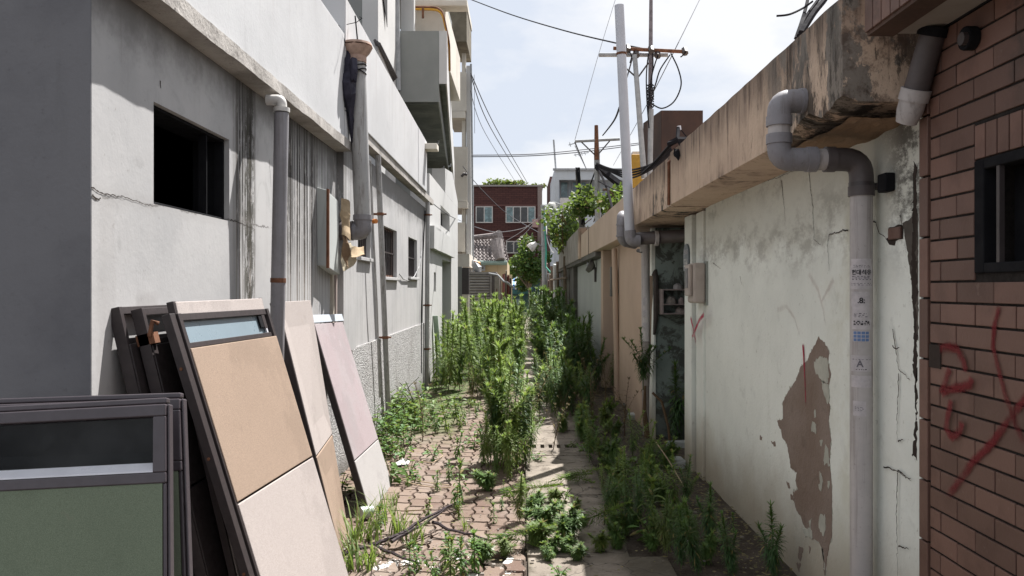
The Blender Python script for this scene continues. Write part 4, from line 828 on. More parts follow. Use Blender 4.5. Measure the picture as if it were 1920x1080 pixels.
# ---- drain pipes on the right
R1 = .0425
da = thing('drain_pipe', 'white drain pipe with stickers running down the mint wall from a double elbow', 'pipe', (1.335, 3.13, 0))
xA, yA, zH = 1.335, 3.13, 2.005; xO = 1.012
MB().tube([(xA, yA, 0), (xA, yA, zH - .13)], R1, 28).build('pipe', M['pipe_w'], da, smooth='auto')
MB().tube([(xO + .12, yA, zH), (xA - .12, yA, zH)], R1, 24).build('pipe', M['pipe_w'], da, smooth='auto')
MB().tube([(xO, yA, zH + .07), (xO, yA, zH + .16)], R1, 24).build('pipe', M['pipe_w'], da, smooth='auto')
def elbow(parent, a, c, b, mat, r=R1 * 1.08, lip=.012):
    a, c, b = Vector(a), Vector(c), Vector(b); m = MB(); m.tube(pipe_path([a, c, b], .07), r, 24)
    for p, q in ((a, c), (b, c)): d = (q - p).normalized(); m.tube([p - d * .004, p + d * .034], r * 1.09, 24)
    return m.build('elbow', mat, parent, smooth='auto')
elbow(da, (xA, yA, zH - .14), (xA, yA, zH), (xA - .14, yA, zH), M['pipe_d']); elbow(da, (xO + .14, yA, zH), (xO, yA, zH), (xO, yA, zH + .095), M['pipe_g'])
elbow(da, (xO, yA, zH + .135), (xO, yA, zH + .228), (xO + .115, yA + .01, zH + .232), M['pipe_g'])
m = MB(); cz = 1.5 + 190/F*3.13; m.tube([(xA, yA, cz - .016), (xA, yA, cz + .016)], R1 * 1.12, 24); m.tube([(xA + R1, yA - .01, cz), (xA + R1 + .022, yA - .01, cz)], .014, 8); m.box(xA + .05, XM, yA - .012, yA + .012, cz - .012, cz + .012); m.build('clamp', M['darkmetal'], da, smooth='auto')
m = MB(); m.box(XM - .04, XM - .001, 2.98, 3.05, cz - .035, cz + .035); m.build('anchor_block', M['black'], da, bevel=.006)
# stickers bent round the pipe
def pipe_m(a0, z0, dr=.0012):
    r = R1 + dr
    return lambda c: (xA + (r + c.z) * math.sin(a0 + c.x / r), yA - (r + c.z) * math.cos(a0 + c.x / r), z0 + c.y)
def sticker(w, h, a0, zc, mat, dr=.0008, name='sticker'):
    m = MB(); n = 10; f = pipe_m(a0, zc, dr)
    for i in range(n + 1):
        for j in (0, 1): x = -w/2 + w*i/n; m.v.append(Vector(f(Vector((x, -h/2 + h*j, 0)))))
    for i in range(n): m.f.append((2*i, 2*i+2, 2*i+3, 2*i+1))
    return m.build(name, mat, da)
A0 = -.41; pz = lambda py: 1.5 - (py - 540) / F * 3.085
stk = [(497,24,.085,'sticker'),(520,44,.098,'sticker'),(561,28,.075,'sticker'),(586,26,.07,'sticker'),(608,20,.08,'sticker'),(631,20,.066,'sticker'),(682,30,.086,'sticker'),(716,22,.085,'sticker'),(767,28,.05,'sticker')]
for i, (py, hh, w, mt) in enumerate(stk):
    sticker(w, hh / F * 3.085, A0 + [0,0,-.1,-.05,0,0,-.05,0,-.15][i], pz(py), M[mt], .0006 + .0002 * (i % 2))
text('현대석유', .0215, M['ink'], da, pipe_m(A0 + .02, pz(511), .0013), bold=.0007)
text('☎ 551-0182', .0105, M['ink'], da, pipe_m(A0, pz(521.5), .0013)) if False else None
m = None
def bars(zc, rows, a0, seed, mat=M['ink'], w=.06, h=.0022, gap=.006):
    rr = random.Random(seed); m = MB(); f = pipe_m(a0, zc, .0012)
    for r_ in range(rows):
        x = -w/2
        while x < w/2:
            l = rr.uniform(.003, .010); z = -r_ * gap; hh = h * rr.uniform(.6, 1.4)
            m.poly([f(Vector((x, z, 0))), f(Vector((x + l, z, 0))), f(Vector((x + l, z + hh, 0))), f(Vector((x, z + hh, 0)))]); x += l + rr.uniform(.002, .009)
    m.keep = True; return m.build('fine_print', mat, da)
grey_ink = flat('grey_ink', (.14,.13,.15), .7)
bars(pz(498), 2, A0, 1, grey_ink); bars(pz(519), 3, A0, 2, grey_ink, .075, .003); bars(pz(532), 2, A0, 3, grey_ink, .08); bars(pz(589), 3, A0 - .1, 4, grey_ink, .045, .003); bars(pz(604), 3, A0, 5, M['ink'], .06, .004); bars(pz(675), 1, A0, 6, grey_ink, .07); bars(pz(694), 1, A0, 7, M['ink'], .04, .003); bars(pz(765), 3, A0 - .15, 8, grey_ink, .035)
text('.8:', .030, M['ink'], da, pipe_m(A0 + .0, pz(564), .0013), bold=.0006); text('A', .036, grey_ink, da, pipe_m(A0 - .1, pz(683), .0013), bold=.001)
f = pipe_m(A0, pz(631), .0014); m = MB()
for i in range(4):
    for j in range(3): x = -.030 + i * .0155; z = -.019 + j * .0135; m.poly([f(Vector((x, z, 0))), f(Vector((x + .013, z, 0))), f(Vector((x + .013, z + .011, 0))), f(Vector((x, z + .011, 0)))])
m.keep = True; m.build('blue_grid', M['bluesq'], da)
db = thing('drain_pipe', 'short diagonal drain pipe with a white elbow under the brick eave', 'pipe', (1.33, 2.7, 2.1))
a, b = Vector((1.355, 2.62, 2.34)), W(1715, 178, 2.70); MB().tube([a, b], .041, 22).build('pipe', M['pipe_d'], db, smooth='auto')
d = (b - a).normalized(); MB().tube([b - d*.02, b + d*.02], .049, 22).build('collar', M['pipe_w'], db, smooth='auto')
MB().tube([b + d*.02, b + d*.055, b + d*.08 + Vector((0,.01,-.012))], [.043,.043,.034], 22).build('elbow', M['pipe_w'], db, smooth='auto'); MB().tube([a - d*.02, a + d*.01], .050, 22).build('collar', M['black'], db)
# tall leaning white stack and its neighbours
dc = thing('vent_stack', 'tall leaning white plastic stack rising far above the peach eave', 'pipe', W(1181, 445, 7.5))
MB().tube([W(1181,440,7.55), W(1161,10,7.55)], [.047,.045], 22).build('pipe', flat('bluish_white_pvc', (.47,.48,.52), .4, .5, .1, 4), dc, smooth='auto')
MB().tube(pipe_path([W(1181,432,7.55), W(1183,452,7.55), W(1200,452,7.55)], .06), .056, 20).build('elbow', M['pipe_g'], dc, smooth='auto')
MB().tube([W(1178,99,7.55), W(1178,101.5,7.55)] if False else [W(1165.2,99,7.55), W(1165.4,103,7.55)], .051, 18).build('clamp', M['rust'], dc)
dd = thing('drain_pipe', 'short grey pipe with two elbows at the foot of the tall white stack', 'pipe', W(1165, 450, 7.7))
MB().tube(pipe_path([W(1176,404,8.2), W(1165,404,7.75), W(1165,452,7.75), W(1190,458,7.9)], .08), .047, 18).build('pipe', M['pipe_g'], dd, smooth='auto')
m = MB()
for y in (420, 441): m.tube([W(1165,y,7.75), W(1165,y+3,7.75)], .053, 18)
m.build('collar', M['pipe_g'], dd)
de = thing('drain_pipe', 'dark horizontal pipe under the peach eave across the green recess', 'pipe', W(1240, 443, 7.4))
MB().tube([W(1184,449,7.75), W(1200,447,7.6), (1.62, 7.35, W(0,441,7.35).z)], .062, 18).build('pipe', M['pipe_d'], de, smooth='auto'); MB().tube([W(1228,447,7.5), W(1234,447,7.5)], .072, 16).build('collar', M['pipe_w'], de)
df = thing('drain_pipe', 'stickered pipe beside the peach wall with its lower half grey', 'pipe', (1.235, 7.95, 0))
MB().tube([W(1210,462,7.92), W(1211,640,7.92)], .041, 18).build('pipe', M['pipe_w'], df, smooth='auto'); MB().tube([W(1211,641,7.92), Vector((W(1214,0,7.92).x, 7.92, 0))], .046, 16).build('pipe', flat('grey_cement_pipe', (.28,.25,.23), .9), df, smooth='auto')
MB().tube([W(1209,458,7.92), W(1209,472,7.92)], .05, 16).build('collar', M['pipe_w'], df); MB().tube([W(1196,470,8.0), W(1206,472,7.9)], .02, 6).build('clamp', M['darkmetal'], df)
for y, h_ in ((565,14),(588,12),(610,9)): c = W(1209, y, 7.875); MB().box(c.x - .022, c.x + .02, 7.874, 7.878, c.z - h_/F*4, c.z + h_/F*4).build('sticker', M['sticker'], df)
dg_ = thing('drain_pipe', 'peach painted pipe running down beside the peach pillar', 'pipe', (1.2, 10.3, 0))
MB().tube([W(1152,466,10.35), W(1158,752,10.35)], .036, 14).build('pipe', M['peach'], dg_, smooth='auto'); MB().tube([W(1165,466,10.6), W(1167,740,10.6)], .024, 12).build('pipe', M['peach'], dg_, smooth='auto')
MB().box(W(1145,0,10.4).x, W(1150,0,10.4).x, 10.38, 10.5, W(0,556,10.4).z, W(0,500,10.4).z).build('cover', M['oldconc'], dg_); MB().tube([W(1167,518,10.45), W(1167,560,10.45)], .04, 8).build('insulation', M['oldconc'], dg_)
# ---- peach house
ph = thing('peach_house', 'peach painted house with a pillar and thick peach eave past the green recess', 'building', (1.3, 11, 0))
m = MB(); m.box(1.265, 1.5, 8.40, 10.95, 0, 2.055); m.build('wall', M['peach'], ph, bevel=.01)
m = MB(); m.box(1.19, 1.5, 11.7, 11.95, 0, 2.055); m.box(1.5, 3, 10.95, 11.95, 0, 2.0) if False else None; m.build('pillar', M['peach'], ph, bevel=.01)
m = MB(); m.box(1.62, 1.7, 10.9, 11.7, 0, 2.055); m.box(1.30, 1.62, 10.96, 11.1, 0, 2.055); m.build('recess_wall', plaster('brown_recess', (.20,.155,.13), (.15,.12,.10)), ph)
eave(XF - .0, 7.86, 14.9, 2.055, 2.50, 3.4, 9, 0).build('eave', M['fascia'] if False else plaster('peach_eave', (.53,.415,.325), (.46,.355,.275), (.22,.15,.11), .35, .15, 0, 1.5, .2), ph, smooth='auto')
m = MB(); m.box(XF - .003, XF + .05, 7.99, 8.02, 2.06, 2.49); m.box(XF - .004, XF + .05, 13.2, 13.25, 2.06, 2.49); m.build('joint', M['crack'], ph)
m = MB(); m.box(1.5, 3.4, 7.9, 15, 1.95, 2.04); m.box(3.3, 3.4, 7.9, 36, 0, 2.4); m.build('inner_roof', M['dark'], ph)
# ---- white wall house beyond
wh = thing('white_wall_house', 'grey-white walled house beyond the peach pillar with a dark concrete post', 'building', (1.28, 16, 0))
m = MB(); m.box(1.28, 1.5, 12.0, 18.2, 0, 1.98); m.build('wall', M['greywhite'], wh)
m = MB(); m.box(1.18, 1.5, 18.25, 19.4, 0, 2.05); m.build('post', M['oldconc'], wh, bevel=.02)
m = MB(); m.hexa([(1.12,12.1,1.985),(3.2,12.1,1.985),(3.2,26,1.985),(1.12,26,1.985),(1.12,12.1,2.054),(3.2,12.1,2.054),(3.2,26,2.35),(1.12,26,2.35)]); m.build('old_eave', M['oldconc'], wh)
m = MB(); m.box(1.10, 1.3, 15.0, 23.5, 2.06, 3.05 - .4); m.build('parapet', plaster('weathered_grey_parapet', (.33,.31,.28), (.22,.20,.18), (.05,.05,.045), .7, .5, 0, 2, .5), wh)
m = MB(); m.box(1.08, 1.22, 14.92, 15.3, 2.05, 2.62); m.build('brick_end', M['fascia'], wh)
wl = thing('wall_lamp', 'round dark wall lamp bracket on the grey-white wall beside the peach pillar', 'lamp', (1.25, 13.9, 1.8))
c = W(1107, 499, 13.6); MB().tube([c + Vector((-.04,0,.02)), c + Vector((.0,.0,.0)), c + Vector((.06,.03,-.01))], [.10,.12,.05], 14).build('shade', M['oldconc'], wl); MB().tube([c + Vector((-.045,-.01,.02)), c + Vector((-.06,-.01,.02))], .04, 10).build('bulb', M['steel'], wl); MB().box(c.x + .07, c.x + .11, 13.6, 13.7, c.z - .27, c.z - .02).build('bracket', M['darkmetal'], wl)
# ---- junk fence towards the far end
jf = thing('board_fence', 'dark makeshift fence of old boards and sheets along the far right side', 'fence', (1.25, 26, 0)); rr = random.Random(8)
y = 19.6; k = 0
while y < 36:
    w_ = rr.uniform(.25, .9); h_ = rr.uniform(1.7, 2.5); x = 1.25 + rr.uniform(-.12, .12) - (y - 19.6) * .012
    MB().hexa([(x,y,0),(x+.05,y,0),(x+.05,y+w_,0),(x,y+w_,0),(x+rr.uniform(-.05,.05),y,h_),(x+.06,y,h_),(x+.06,y+w_,h_+.05),(x+rr.uniform(-.05,.05),y+w_,h_+.05)]).build('board', [M['oldconc'], M['wood'], M['greywhite'], M['tankbrown'], M['oldconc']][k % 5], jf); y += w_ + .03; k += 1
m = MB()
for y in (20, 24, 29): m.tube([(1.12, y, 0), (1.10, y + .2, 2.3)], .05, 7)
m.tube([(1.1, 19.5, 1.75), (1.05, 30, 1.8)], .03, 6); m.build('pole', M['wood'], jf)
m = MB(); m.box(W(1028,0,34).x, W(1036,0,34).x, 34, 34.2, W(0,552,34).z, W(0,512,34).z); o = m.build('white_sheet', M['whitepaint'], own=True); tag(o, 'small white panel behind the street lamp pole', 'panel')
# ---- roof things on the right
tk = thing('roof_shed', 'rusty dark brown sheet metal shed standing on the right roof behind the poles', 'shed', (3, 14, 2.5))
a, b, c3 = W(1240,207,14), W(1318,207,14), W(1206,227,14.0)
m = MB(); m.hexa([(a.x,14,2.3),(b.x,14,2.3),(b.x+.5,17.5,2.3),(a.x-.0+.25,17.5,2.3),(a.x,14,a.z),(b.x,14,b.z),(b.x+.5,17.5,a.z),(a.x+.25,17.5,a.z)]); m.build('front', M['tankbrown'], tk)
m = MB(); m.hexa([(W(1206,0,15.6).x,15.6,2.3),(a.x-.003,14,2.3),(a.x-.003,14.05,2.3),(W(1208,0,15.6).x,15.65,2.3),(W(1206,0,15.6).x,15.6,W(0,231,15.6).z),(a.x-.003,14,a.z),(a.x-.003,14.05,a.z),(W(1208,0,15.6).x,15.65,W(0,231,15.6).z)]); m.build('side', M['tankbrown'], tk); tag(tk.children[-1], 'rust streaked side sheet')
m = MB(); q0, q1 = W(1184,317,24), W(1212,289,24); m.box(q0.x, q1.x, 24, 25, 2, q1.z); o = m.build('yellow_tank', M['yellow'], own=True, bevel=.03); tag(o, 'square yellow rooftop tank between the two leaning pipes', 'tank')
m = MB(); m.box(W(1186,0,25.1).x, W(1210,0,25.1).x, 25.1, 25.6, 2.5, W(0,284,25.1).z); o = m.build('roof_box', M['whitepaint'], own=True); tag(o, 'pale box just behind the yellow rooftop tank', 'box')
u1 = thing('utility_pole', 'rooftop steel pole with two crossarms and coiled black cables', 'utility pole', W(1218, 340, 11))
MB().tube([W(1218,300,11), W(1220,90,11), W(1221,-60,11)], [.032,.030,.022], 10).build('pole', flat('mauve_grey_pole', (.22,.19,.20), .6, .4, .4), u1)
MB().tube([W(1221,205,10.97), W(1218.5,345,10.97)], .036, 10).build('pole', M['steel'], u1)
MB().tube([W(1150,90.5,10.95), W(1286,97,10.95)], .026, 8).build('crossarm', M['rust'], u1); MB().tube([W(1123,103,11.05), W(1252,103,11.05)], .029, 8).build('crossarm', M['steel'], u1)
for (x, y) in ((1221,94),(1177,92),(1193,102),(1233,103),(1284,97)): c = W(x, y, 10.95); MB().tube([c + Vector((0,-.03,-.03)), c + Vector((0,.03,.04))], .045, 7).build('insulator', M['darkmetal'], u1)
u2 = thing('utility_pole', 'slim grey prop pole leaning below the lower crossarm', 'utility pole', W(1207, 330, 10.9))
MB().tube([W(1190,103,10.9), W(1208,335,10.9)], [.034,.042], 10).build('pole', M['steel'], u2)
m = MB(); m.tube([W(1193,145,10.9), W(1174,128,10.9)], .012, 5); m.tube([W(1195,147,10.9), W(1216,118,10.9)], .012, 5); m.tube([W(1186,108,10.9), W(1175,147,10.9)], .01, 5); m.build('stay', M['darkmetal'], u2)
u3 = thing('utility_pole', 'short rusty topped rooftop pole with one crossarm over the vines', 'utility pole', W(1120, 440, 15))
MB().tube([W(1118,235,15), W(1119,300,15)], [.035,.05], 8).build('pole', M['rust'], u3); MB().tube([W(1119,280,15.02), W(1122,470,15.02)], .055, 8).build('pole', M['steel'], u3)
MB().tube([W(1078,265,15), W(1162,261,15)], .027, 8).build('crossarm', M['steel'], u3); m = MB(); m.tube([W(1090,266,15), W(1117,292,15)], .013, 5); m.tube([W(1144,263,15), W(1121,290,15)], .013, 5); m.build('stay', M['darkmetal'], u3)
u4 = thing('utility_pole', 'short post wrapped in drooping black cables above the far eave', 'utility pole', W(1090, 430, 17))
MB().tube([W(1083,318,17), W(1086,360,17), W(1093,440,17)], [.05,.06,.07], 8).build('pole', M['oldconc'], u4)
m = MB(); rr = random.Random(4)
for i in range(7): m.tube([W(1081+rr.uniform(-2,6),314,16.9)] + [W(1084 + k*1.6 + rr.uniform(-4,4), 325 + k*16, 16.9) for k in range(7)], .012, 5)
m.build('cable_wrap', M['cable'], u4)
def cable(label, pts, r, mat='cable', sm=True, group='overhead cables'):
    P = [W(*p) for p in pts]
    if sm and len(P) > 2:                               # smooth by Catmull-Rom
        Q = []; E = [P[0]] + P + [P[-1]]
        for i in range(1, len(E) - 2):
            for k in range(8):
                t = k / 8; p0, p1, p2, p3_ = E[i-1:i+3]
                Q.append(.5 * ((2*p1) + (p2 - p0)*t + (2*p0 - 5*p1 + 4*p2 - p3_)*t*t + (3*p1 - p0 - 3*p2 + p3_)*t**3))
        P = Q + [P[-1]]
    o = MB().tube(P, r, 5).build('cable', M[mat], own=True); tag(o, label, 'cable', group); return o
cable('long black cable crossing the sky from the upper left to the crossarms', [(880,-2,20),(960,28,17),(1060,58,14),(1160,82,11.5),(1220,94,11)], .012)
cable('upper thin pale wire crossing the middle of the sky', [(884,291,26),(1000,289,28),(1100,280,30),(1200,268,31)], .016, 'cable_g'); cable('lower of the two thin pale wires crossing the middle of the sky', [(884,294,26),(1000,292,28),(1100,284,30),(1200,271,31)], .016, 'cable_g')
cable('faint thin wire falling from the top of the sky to the short crossarm', [(1155,-5,20),(1120,110,18),(1078,262,15.2)], .006, 'cable_g'); cable('thin wire slanting up to the right of the crossarms', [(1314,-5,16),(1262,100,12),(1200,220,18),(1150,310,30)], .007, 'cable_g')
cable('upper faint wire sloping down from the stair tower to the brick building', [(883,138,26),(930,240,35),(990,345,58)], .018, 'cable_g'); cable('middle faint wire sloping down from the stair tower to the brick building', [(883,142,26),(920,240,35),(984,345,58)], .018, 'cable_g'); cable('lowest faint wire sloping down from the stair tower', [(882,170,26),(910,250,35),(966,340,58)], .012, 'cable_g')
cable('cable hanging between the white stack and the short crossarm', [(1162,200,8.2),(1150,228,10),(1130,254,14.8)], .011)
cable('large loose loop of black cable right of the crossarms', [(1258,100,10.9),(1272,130,10.8),(1277,160,10.8),(1264,190,10.8),(1242,203,10.8),(1224,196,10.9)], .010); cable('shorter loop of cable falling from the crossarm end to the pole', [(1256,103,10.9),(1238,130,10.8),(1230,155,10.8),(1226,168,10.9)], .010)
for i, g in enumerate([[(1216,100,10.9),(1212,140,10.9),(1213,190,10.9),(1217,240,10.9)],[(1224,100,10.9),(1224,130,10.85),(1219,165,10.9),(1215,215,10.9)],[(1234,104,10.9),(1228,120,10.9),(1221,150,10.85),(1225,180,10.85),(1216,200,10.85)],[(1180,96,10.9),(1184,106,10.9),(1181,118,10.9)],[(1286,98,10.9),(1280,104,10.9),(1276,107,10.9)]]):
    cable(['cable hanging straight left of the coiled pole','cable twisting down the front of the coiled pole','cable looping round the coiled pole','short cable tail at the upper crossarm beside the white stack','short cable tail at the right end of the crossarm'][i], g, .009)
m = MB()
for k in range(9): c = W(1219.5, 160 + k*5, 10.97); m.tube([c + Vector((.045*math.cos(t), .045*math.sin(t), .012*math.sin(3*t + k))) for t in [j*math.pi/6 for j in range(13)]], .008, 4)
m.build('cable_coil', M['cable'], u1)
for i in range(4): cable(['topmost','second','third','lowest'][i] + ' black cable sagging from the roof edge past the white stack', [(1255+i*2,272+i*4,9.5),(1225,306+i*3,10),(1180,319+i*5,11.5),(1145,316+i*2,13),(1119,306+i*2,15)], .014)
cable('thin drooping cable in front of the white stack base', [(1222,345,9),(1195,352,8.5),(1160,358,12),(1122,340,15)], .010); cable('cable running from the short pole down to the peach eave', [(1118,312,14.9),(1135,345,14),(1150,398,12.5)], .022); cable('cable running down left from the short pole into the vines', [(1117,318,15),(1105,350,15.5),(1092,380,16)], .014)
cable('dark sloping conduit from the short pole towards the stack', [(1120,312,15),(1150,336,14.6),(1172,352,14.3)], .07)
cable('pair of wires from the stair tower past the brick building', [(868,312,26),(900,352,30),(950,400,33),(1010,436,30)], .014, 'cable_g'); cable('pale cable from the street lamp swooping left over the tiled roof', [(1008,410,30),(980,428,31),(930,435,32),(890,425,33)], .014, 'cable_w')
cable('upper pale cable fanning left from the meter box', [(1000,416,31),(975,436,31),(948,452,32)], .014, 'cable_w'); cable('lower pale cable fanning left from the meter box', [(1000,420,31),(984,438,31),(960,458,32)], .014, 'cable_w')
cable('pale cable hanging beside the street lamp pole', [(1023,425,29.8),(1026,450,29.8),(1034,470,29.5),(1040,474,29)], .018, 'cable_w'); cable('dark cable from the lamp pole to the vine covered eave', [(1024,440,29.8),(1045,470,25),(1062,480,20),(1085,470,17)], .018); cable('thin cable in front of the white house canopy', [(805,376,12.3),(830,396,13),(850,408,16),(866,415,26)], .007, 'cable_g')
cable('vertical faint wire beside the stair tower', [(889,140,26.5),(890,250,26.5)], .008, 'cable_g'); cable('thin stay wire sloping from the short crossarm to the grey building', [(1078,267,15),(1100,318,44)], .014, 'cable_g')
# bundle of cables and black flag rag on the near roof
for i, g in enumerate([[(1492,72,4.2),(1503,40,4.4),(1512,10,4.6),(1518,-20,4.8)],[(1497,66,4.2),(1508,36,4.4),(1530,5,4.6),(1545,-15,4.8)],[(1502,62,4.2),(1525,25,4.4),(1545,0,4.6),(1560,-25,4.8)],[(1456,30,4.4),(1480,27,4.4),(1506,15,4.5),(1524,2,4.5)]]):
    cable(['leftmost cable rising from the near roof edge','second cable rising from the near roof edge','thick cable rising rightmost from the near roof edge','short loose cable end sticking out over the near roof edge'][i], g, [.010,.010,.018,.006][i], group='cables rising from the near roof edge')
rg = thing('black_rag', 'black plastic rag and clamp caught on the eave edge beside the brown shed', 'rag', W(1268, 290, 5.7))
crumple([W(1262,278,5.62), W(1282,276,5.62), W(1272,303,5.55), W(1264,296,5.55)], 5, .03, 3).build('rag', M['black'], rg); m = MB(); m.tube([W(1255,270,5.7), W(1270,262,5.6), W(1290,262,5.7)], .022, 6); m.tube([W(1272,240,5.7), W(1270,262,5.6), W(1280,276,5.6)], .014, 6); m.tube([W(1272,238,5.7), W(1292,262,5.7)], .005, 4); m.tube([W(1256,272,5.7), W(1230,302,6.2), W(1205,325,6.8)], .012, 5); m.build('clamp', M['cable'], rg); MB().tube([W(1273,236,5.7), W(1274,244,5.7)], .014, 6).build('tip', M['framelt'], rg)
m = MB(); c = W(1584, -4, 3.2); m.tube([c, W(1583, 12, 3.2)], .012, 6); o = m.build('roof_bracket', M['steel'], own=True); tag(o, 'small grey bracket at the very top of the near eave', 'bracket')
# ---- brick house
bh = thing('brick_house', 'brown brick tile house at the right edge with a dark window and red graffiti', 'building', (1.38, 2.2, 0))
XB = 1.38; RH = .069; y0b, y1b = .8, 2.69; wq = (1.2, 2.425, 1.545, 1.885)
m = MB(); rr = random.Random(12); nrow = int(2.35 / RH) + 1
for r_ in range(nrow):
    z0, z1 = r_ * RH + .006, (r_ + 1) * RH
    if z0 > 2.34: break
    off = (.13 if r_ % 2 else .03) + rr.uniform(-.004, .004); y = y1b - (.0); first = True; L0 = off + .035
    while y > y0b:
        ln = L0 if first else .20; first = False; a, b = y - ln + .005, y
        segs = [(a, b)]
        if z1 > wq[2] and z0 < wq[3] + .0 : segs = [(max(a, wq[1] + .004), b)] if b > wq[1] + .02 else ([(a, min(b, wq[0] - .004))] if a < wq[0] - .02 else [])
        if abs(z0 - 1.9395) < .03 and a < wq[1]: segs = [(max(a, wq[1] + .004), b)] if b > wq[1] + .02 else []
        for (p, q) in segs:
            if q - p > .012: j = rr.uniform(-.0012, .0012); m.box(XB + j, XB + .03, p, q, z0, z1 - .001)
        y -= ln
zs = 1.8905
yy = wq[1]
while yy > y0b: m.box(XB - .001, XB + .03, yy - .052, yy, zs, zs + .102); yy -= .058
z = .02; 
while z < 2.33: m.box(XB - .006, XB + .03, y1b + .008, y1b + .064, z, min(z + .2, 2.34)); z += .207
m.build('wall', M['brick'], bh, bevel=.0025)
m = MB(); holed_x(m, XB + .006, XB + .16, y0b - 1, y1b + .058, 0, 2.345, [wq]); m.build('mortar_bed', M['mortar'], bh)
fr_ = MB(); fr_.box(XB - .003, XB + .05, wq[1] - .05, wq[1], wq[2], wq[3]); fr_.box(XB - .003, XB + .05, wq[0], wq[1] - .05, wq[2], wq[2] + .03); fr_.box(XB - .003, XB + .05, wq[0], wq[1] - .05, wq[3] - .03, wq[3]); wf = fr_.build('window_frame', M['black'], bh, bevel=.004)
m = MB(); m.box(XB + .09, XB + .094, wq[0], wq[1] - .05, wq[2] + .03, wq[3] - .03); m.build('pane', M['black'], wf); m = MB(); m.box(XB + .0, XB + .015, 2.30, 2.315, wq[2] + .03, wq[3] - .03); m.build('bar', M['darkmetal'], wf)
MB().box(XB - .003, 3, -1.2, y1b - .04, 2.35, 2.36).box(3, 3.1, -1.2, 2.7, 0, 2.35).build('ceiling', M['dark'], bh)
m = MB(); rr = random.Random(5); y = 2.67
while y > -1.0: m.box(1.150, 1.175, y - .056, y, 2.355, 2.60); y -= .062
m.build('soldier_bricks', M['brick'], bh, bevel=.002)
MB().box(1.158, 1.246, -1.0, 2.668, 2.343, 2.62).build('eave_beam', plaster('brown_grime_beam', (.10,.06,.045), (.07,.045,.035), (.02,.015,.012), .3, .5, 0, 3, .5), bh)
MB().box(1.247, XB - .004, -1.0, 2.668, 2.352, 2.362).build('soffit', plaster('dusty_white_soffit', (.33,.30,.27), (.25,.22,.19), (.10,.08,.06), 0, .3, 0, 2, .1), bh)
MB().box(1.15, 3, -1, 2.668, 2.621, 2.7).build('roof', M['eave'], bh)
g6 = lambda L_: z6(L_)
ribbons([g6([(648,90),(620,200),(610,330),(640,450),(680,600),(730,740),(790,900)])], XB, .034, M['spray'], 'graffiti', bh, .003, True, 0, 1, False)
ribbons([g6([(860,560),(780,640),(700,750),(600,880),(500,980),(400,1120),(350,1180)])], XB, .042, M['spray'], 'graffiti', bh, .0045, True, 0, 1, False)
ribbons([g6([(310,345),(360,325),(410,345),(445,400),(468,480)]), g6([(375,450),(350,520),(320,600)]), g6([(330,590),(370,570),(430,560),(490,540),(505,500)]), g6([(385,620),(370,700),(355,790),(390,840),(440,800),(445,740)])], XB, .046, M['spray'], 'graffiti', bh, .006, True, 0, 1, False)
m = MB(); a, b = onx(1744, 645, XB), onx(1765, 692, XB); m.box(XB - .004, XB + .01, b.y, a.y, b.z, a.z + .0); m.build('broken_tile_hole', M['crack'], bh)
kb = thing('wall_box', 'black round cable box high on the brick wall by the diagonal drain pipe', 'box', onx(1832, 78, XB)); c = onx(1828, 72, XB)
m = MB(); m.tube([c + Vector((.0,0,0)), c + Vector((-.035,0,0))], .036, 18); m.build('body', M['black'], kb, bevel=.004); m = MB(); m.tube([c + Vector((-.035,-.012,-.005)), c + Vector((-.05,-.012,-.005))], .02, 12); m.build('knob', M['darkmetal'], kb)

ribbons([[(170,352),(190,362),(240,372),(286,388)], [(432,412),(455,420),(478,430)], [(505,300),(508,350)], [(560,420),(566,470),(562,520)], [(604,380),(606,430)]], XL, .006, M['crack'], 'crack', gb, -.002, False, .0022, 9)
ribbons([[(172,366),(178,373),(188,371)], [(300,150),(301,165)]], XL, .012, M['crack'], 'crack', gb, -.002, False, .003, 4)
decal([[(160,340),(175,318),(180,330),(176,352),(186,362),(172,372),(164,360)]], XL, -.003, flat('exposed_light_plaster', (.5,.49,.47), .9), 'chipped_corner', gb, 5, .003) if False else None
# =============================================================== GROUND
def soilm():
    N = NT('dark_soil', .95); k = N.noise(5, 9, .7); k2 = N.noise(40, 6, .7); x, y, z = N.sep()
    c = N.mix(N.step(k, .35, .68), (.055,.041,.031), (.105,.085,.066)); c = N.mix(N.mul(N.step(k2, .60, .70), .7), c, (.17,.15,.125))
    g = N.noise(1.7, 6, .6); c = N.mix(N.mul(N.step(g, .42, .60), N.band(x, -1.5, .05, .3), N.band(y, 6.5, 30, .8), .9), c, (.045,.075,.02))
    return N.done(c, N.bump(N.math('ADD', k, k2), .8, .03))
M['soil'] = soilm()
m = MB(); nx, ny = 60, 90; xs = [-1.6 + 3.3 * i / nx for i in range(nx + 1)]; ys = [1.0 + 15 * (j / ny) for j in range(ny + 1)]
for y in ys:
    for x in xs: 
        e = mnoise.fractal(Vector((x*3, y*3, 1)), 1., 2., 4) * .014; e = e + (.03 if x > .85 else -.006) * min(1, abs(x - .85) * 4) ; m.v.append(Vector((x, y, .0 + max(-.008, e) if x < .8 else .006 + e)))
for j in range(ny):
    for i in range(nx): q = j*(nx+1)+i; m.f.append((q, q+1, q+nx+2, q+nx+1))
tag(m.build('alley_soil', M['soil'], smooth=True), kind='structure')
m = MB(); m.poly([(-220,-30,-.03),(220,-30,-.03),(220,420,-.03),(-220,420,-.03)]); tag(m.build('ground', M['soil']), kind='structure')
m = MB(); m.box(-1.44, 1.4, 15.9, 60, -.02, .0); tag(m.build('far_path', plaster('far_dusty_path', (.30,.26,.21), (.20,.18,.14), (.1,.09,.07), 0, .3, 0, 1.2, .3)), kind='structure')
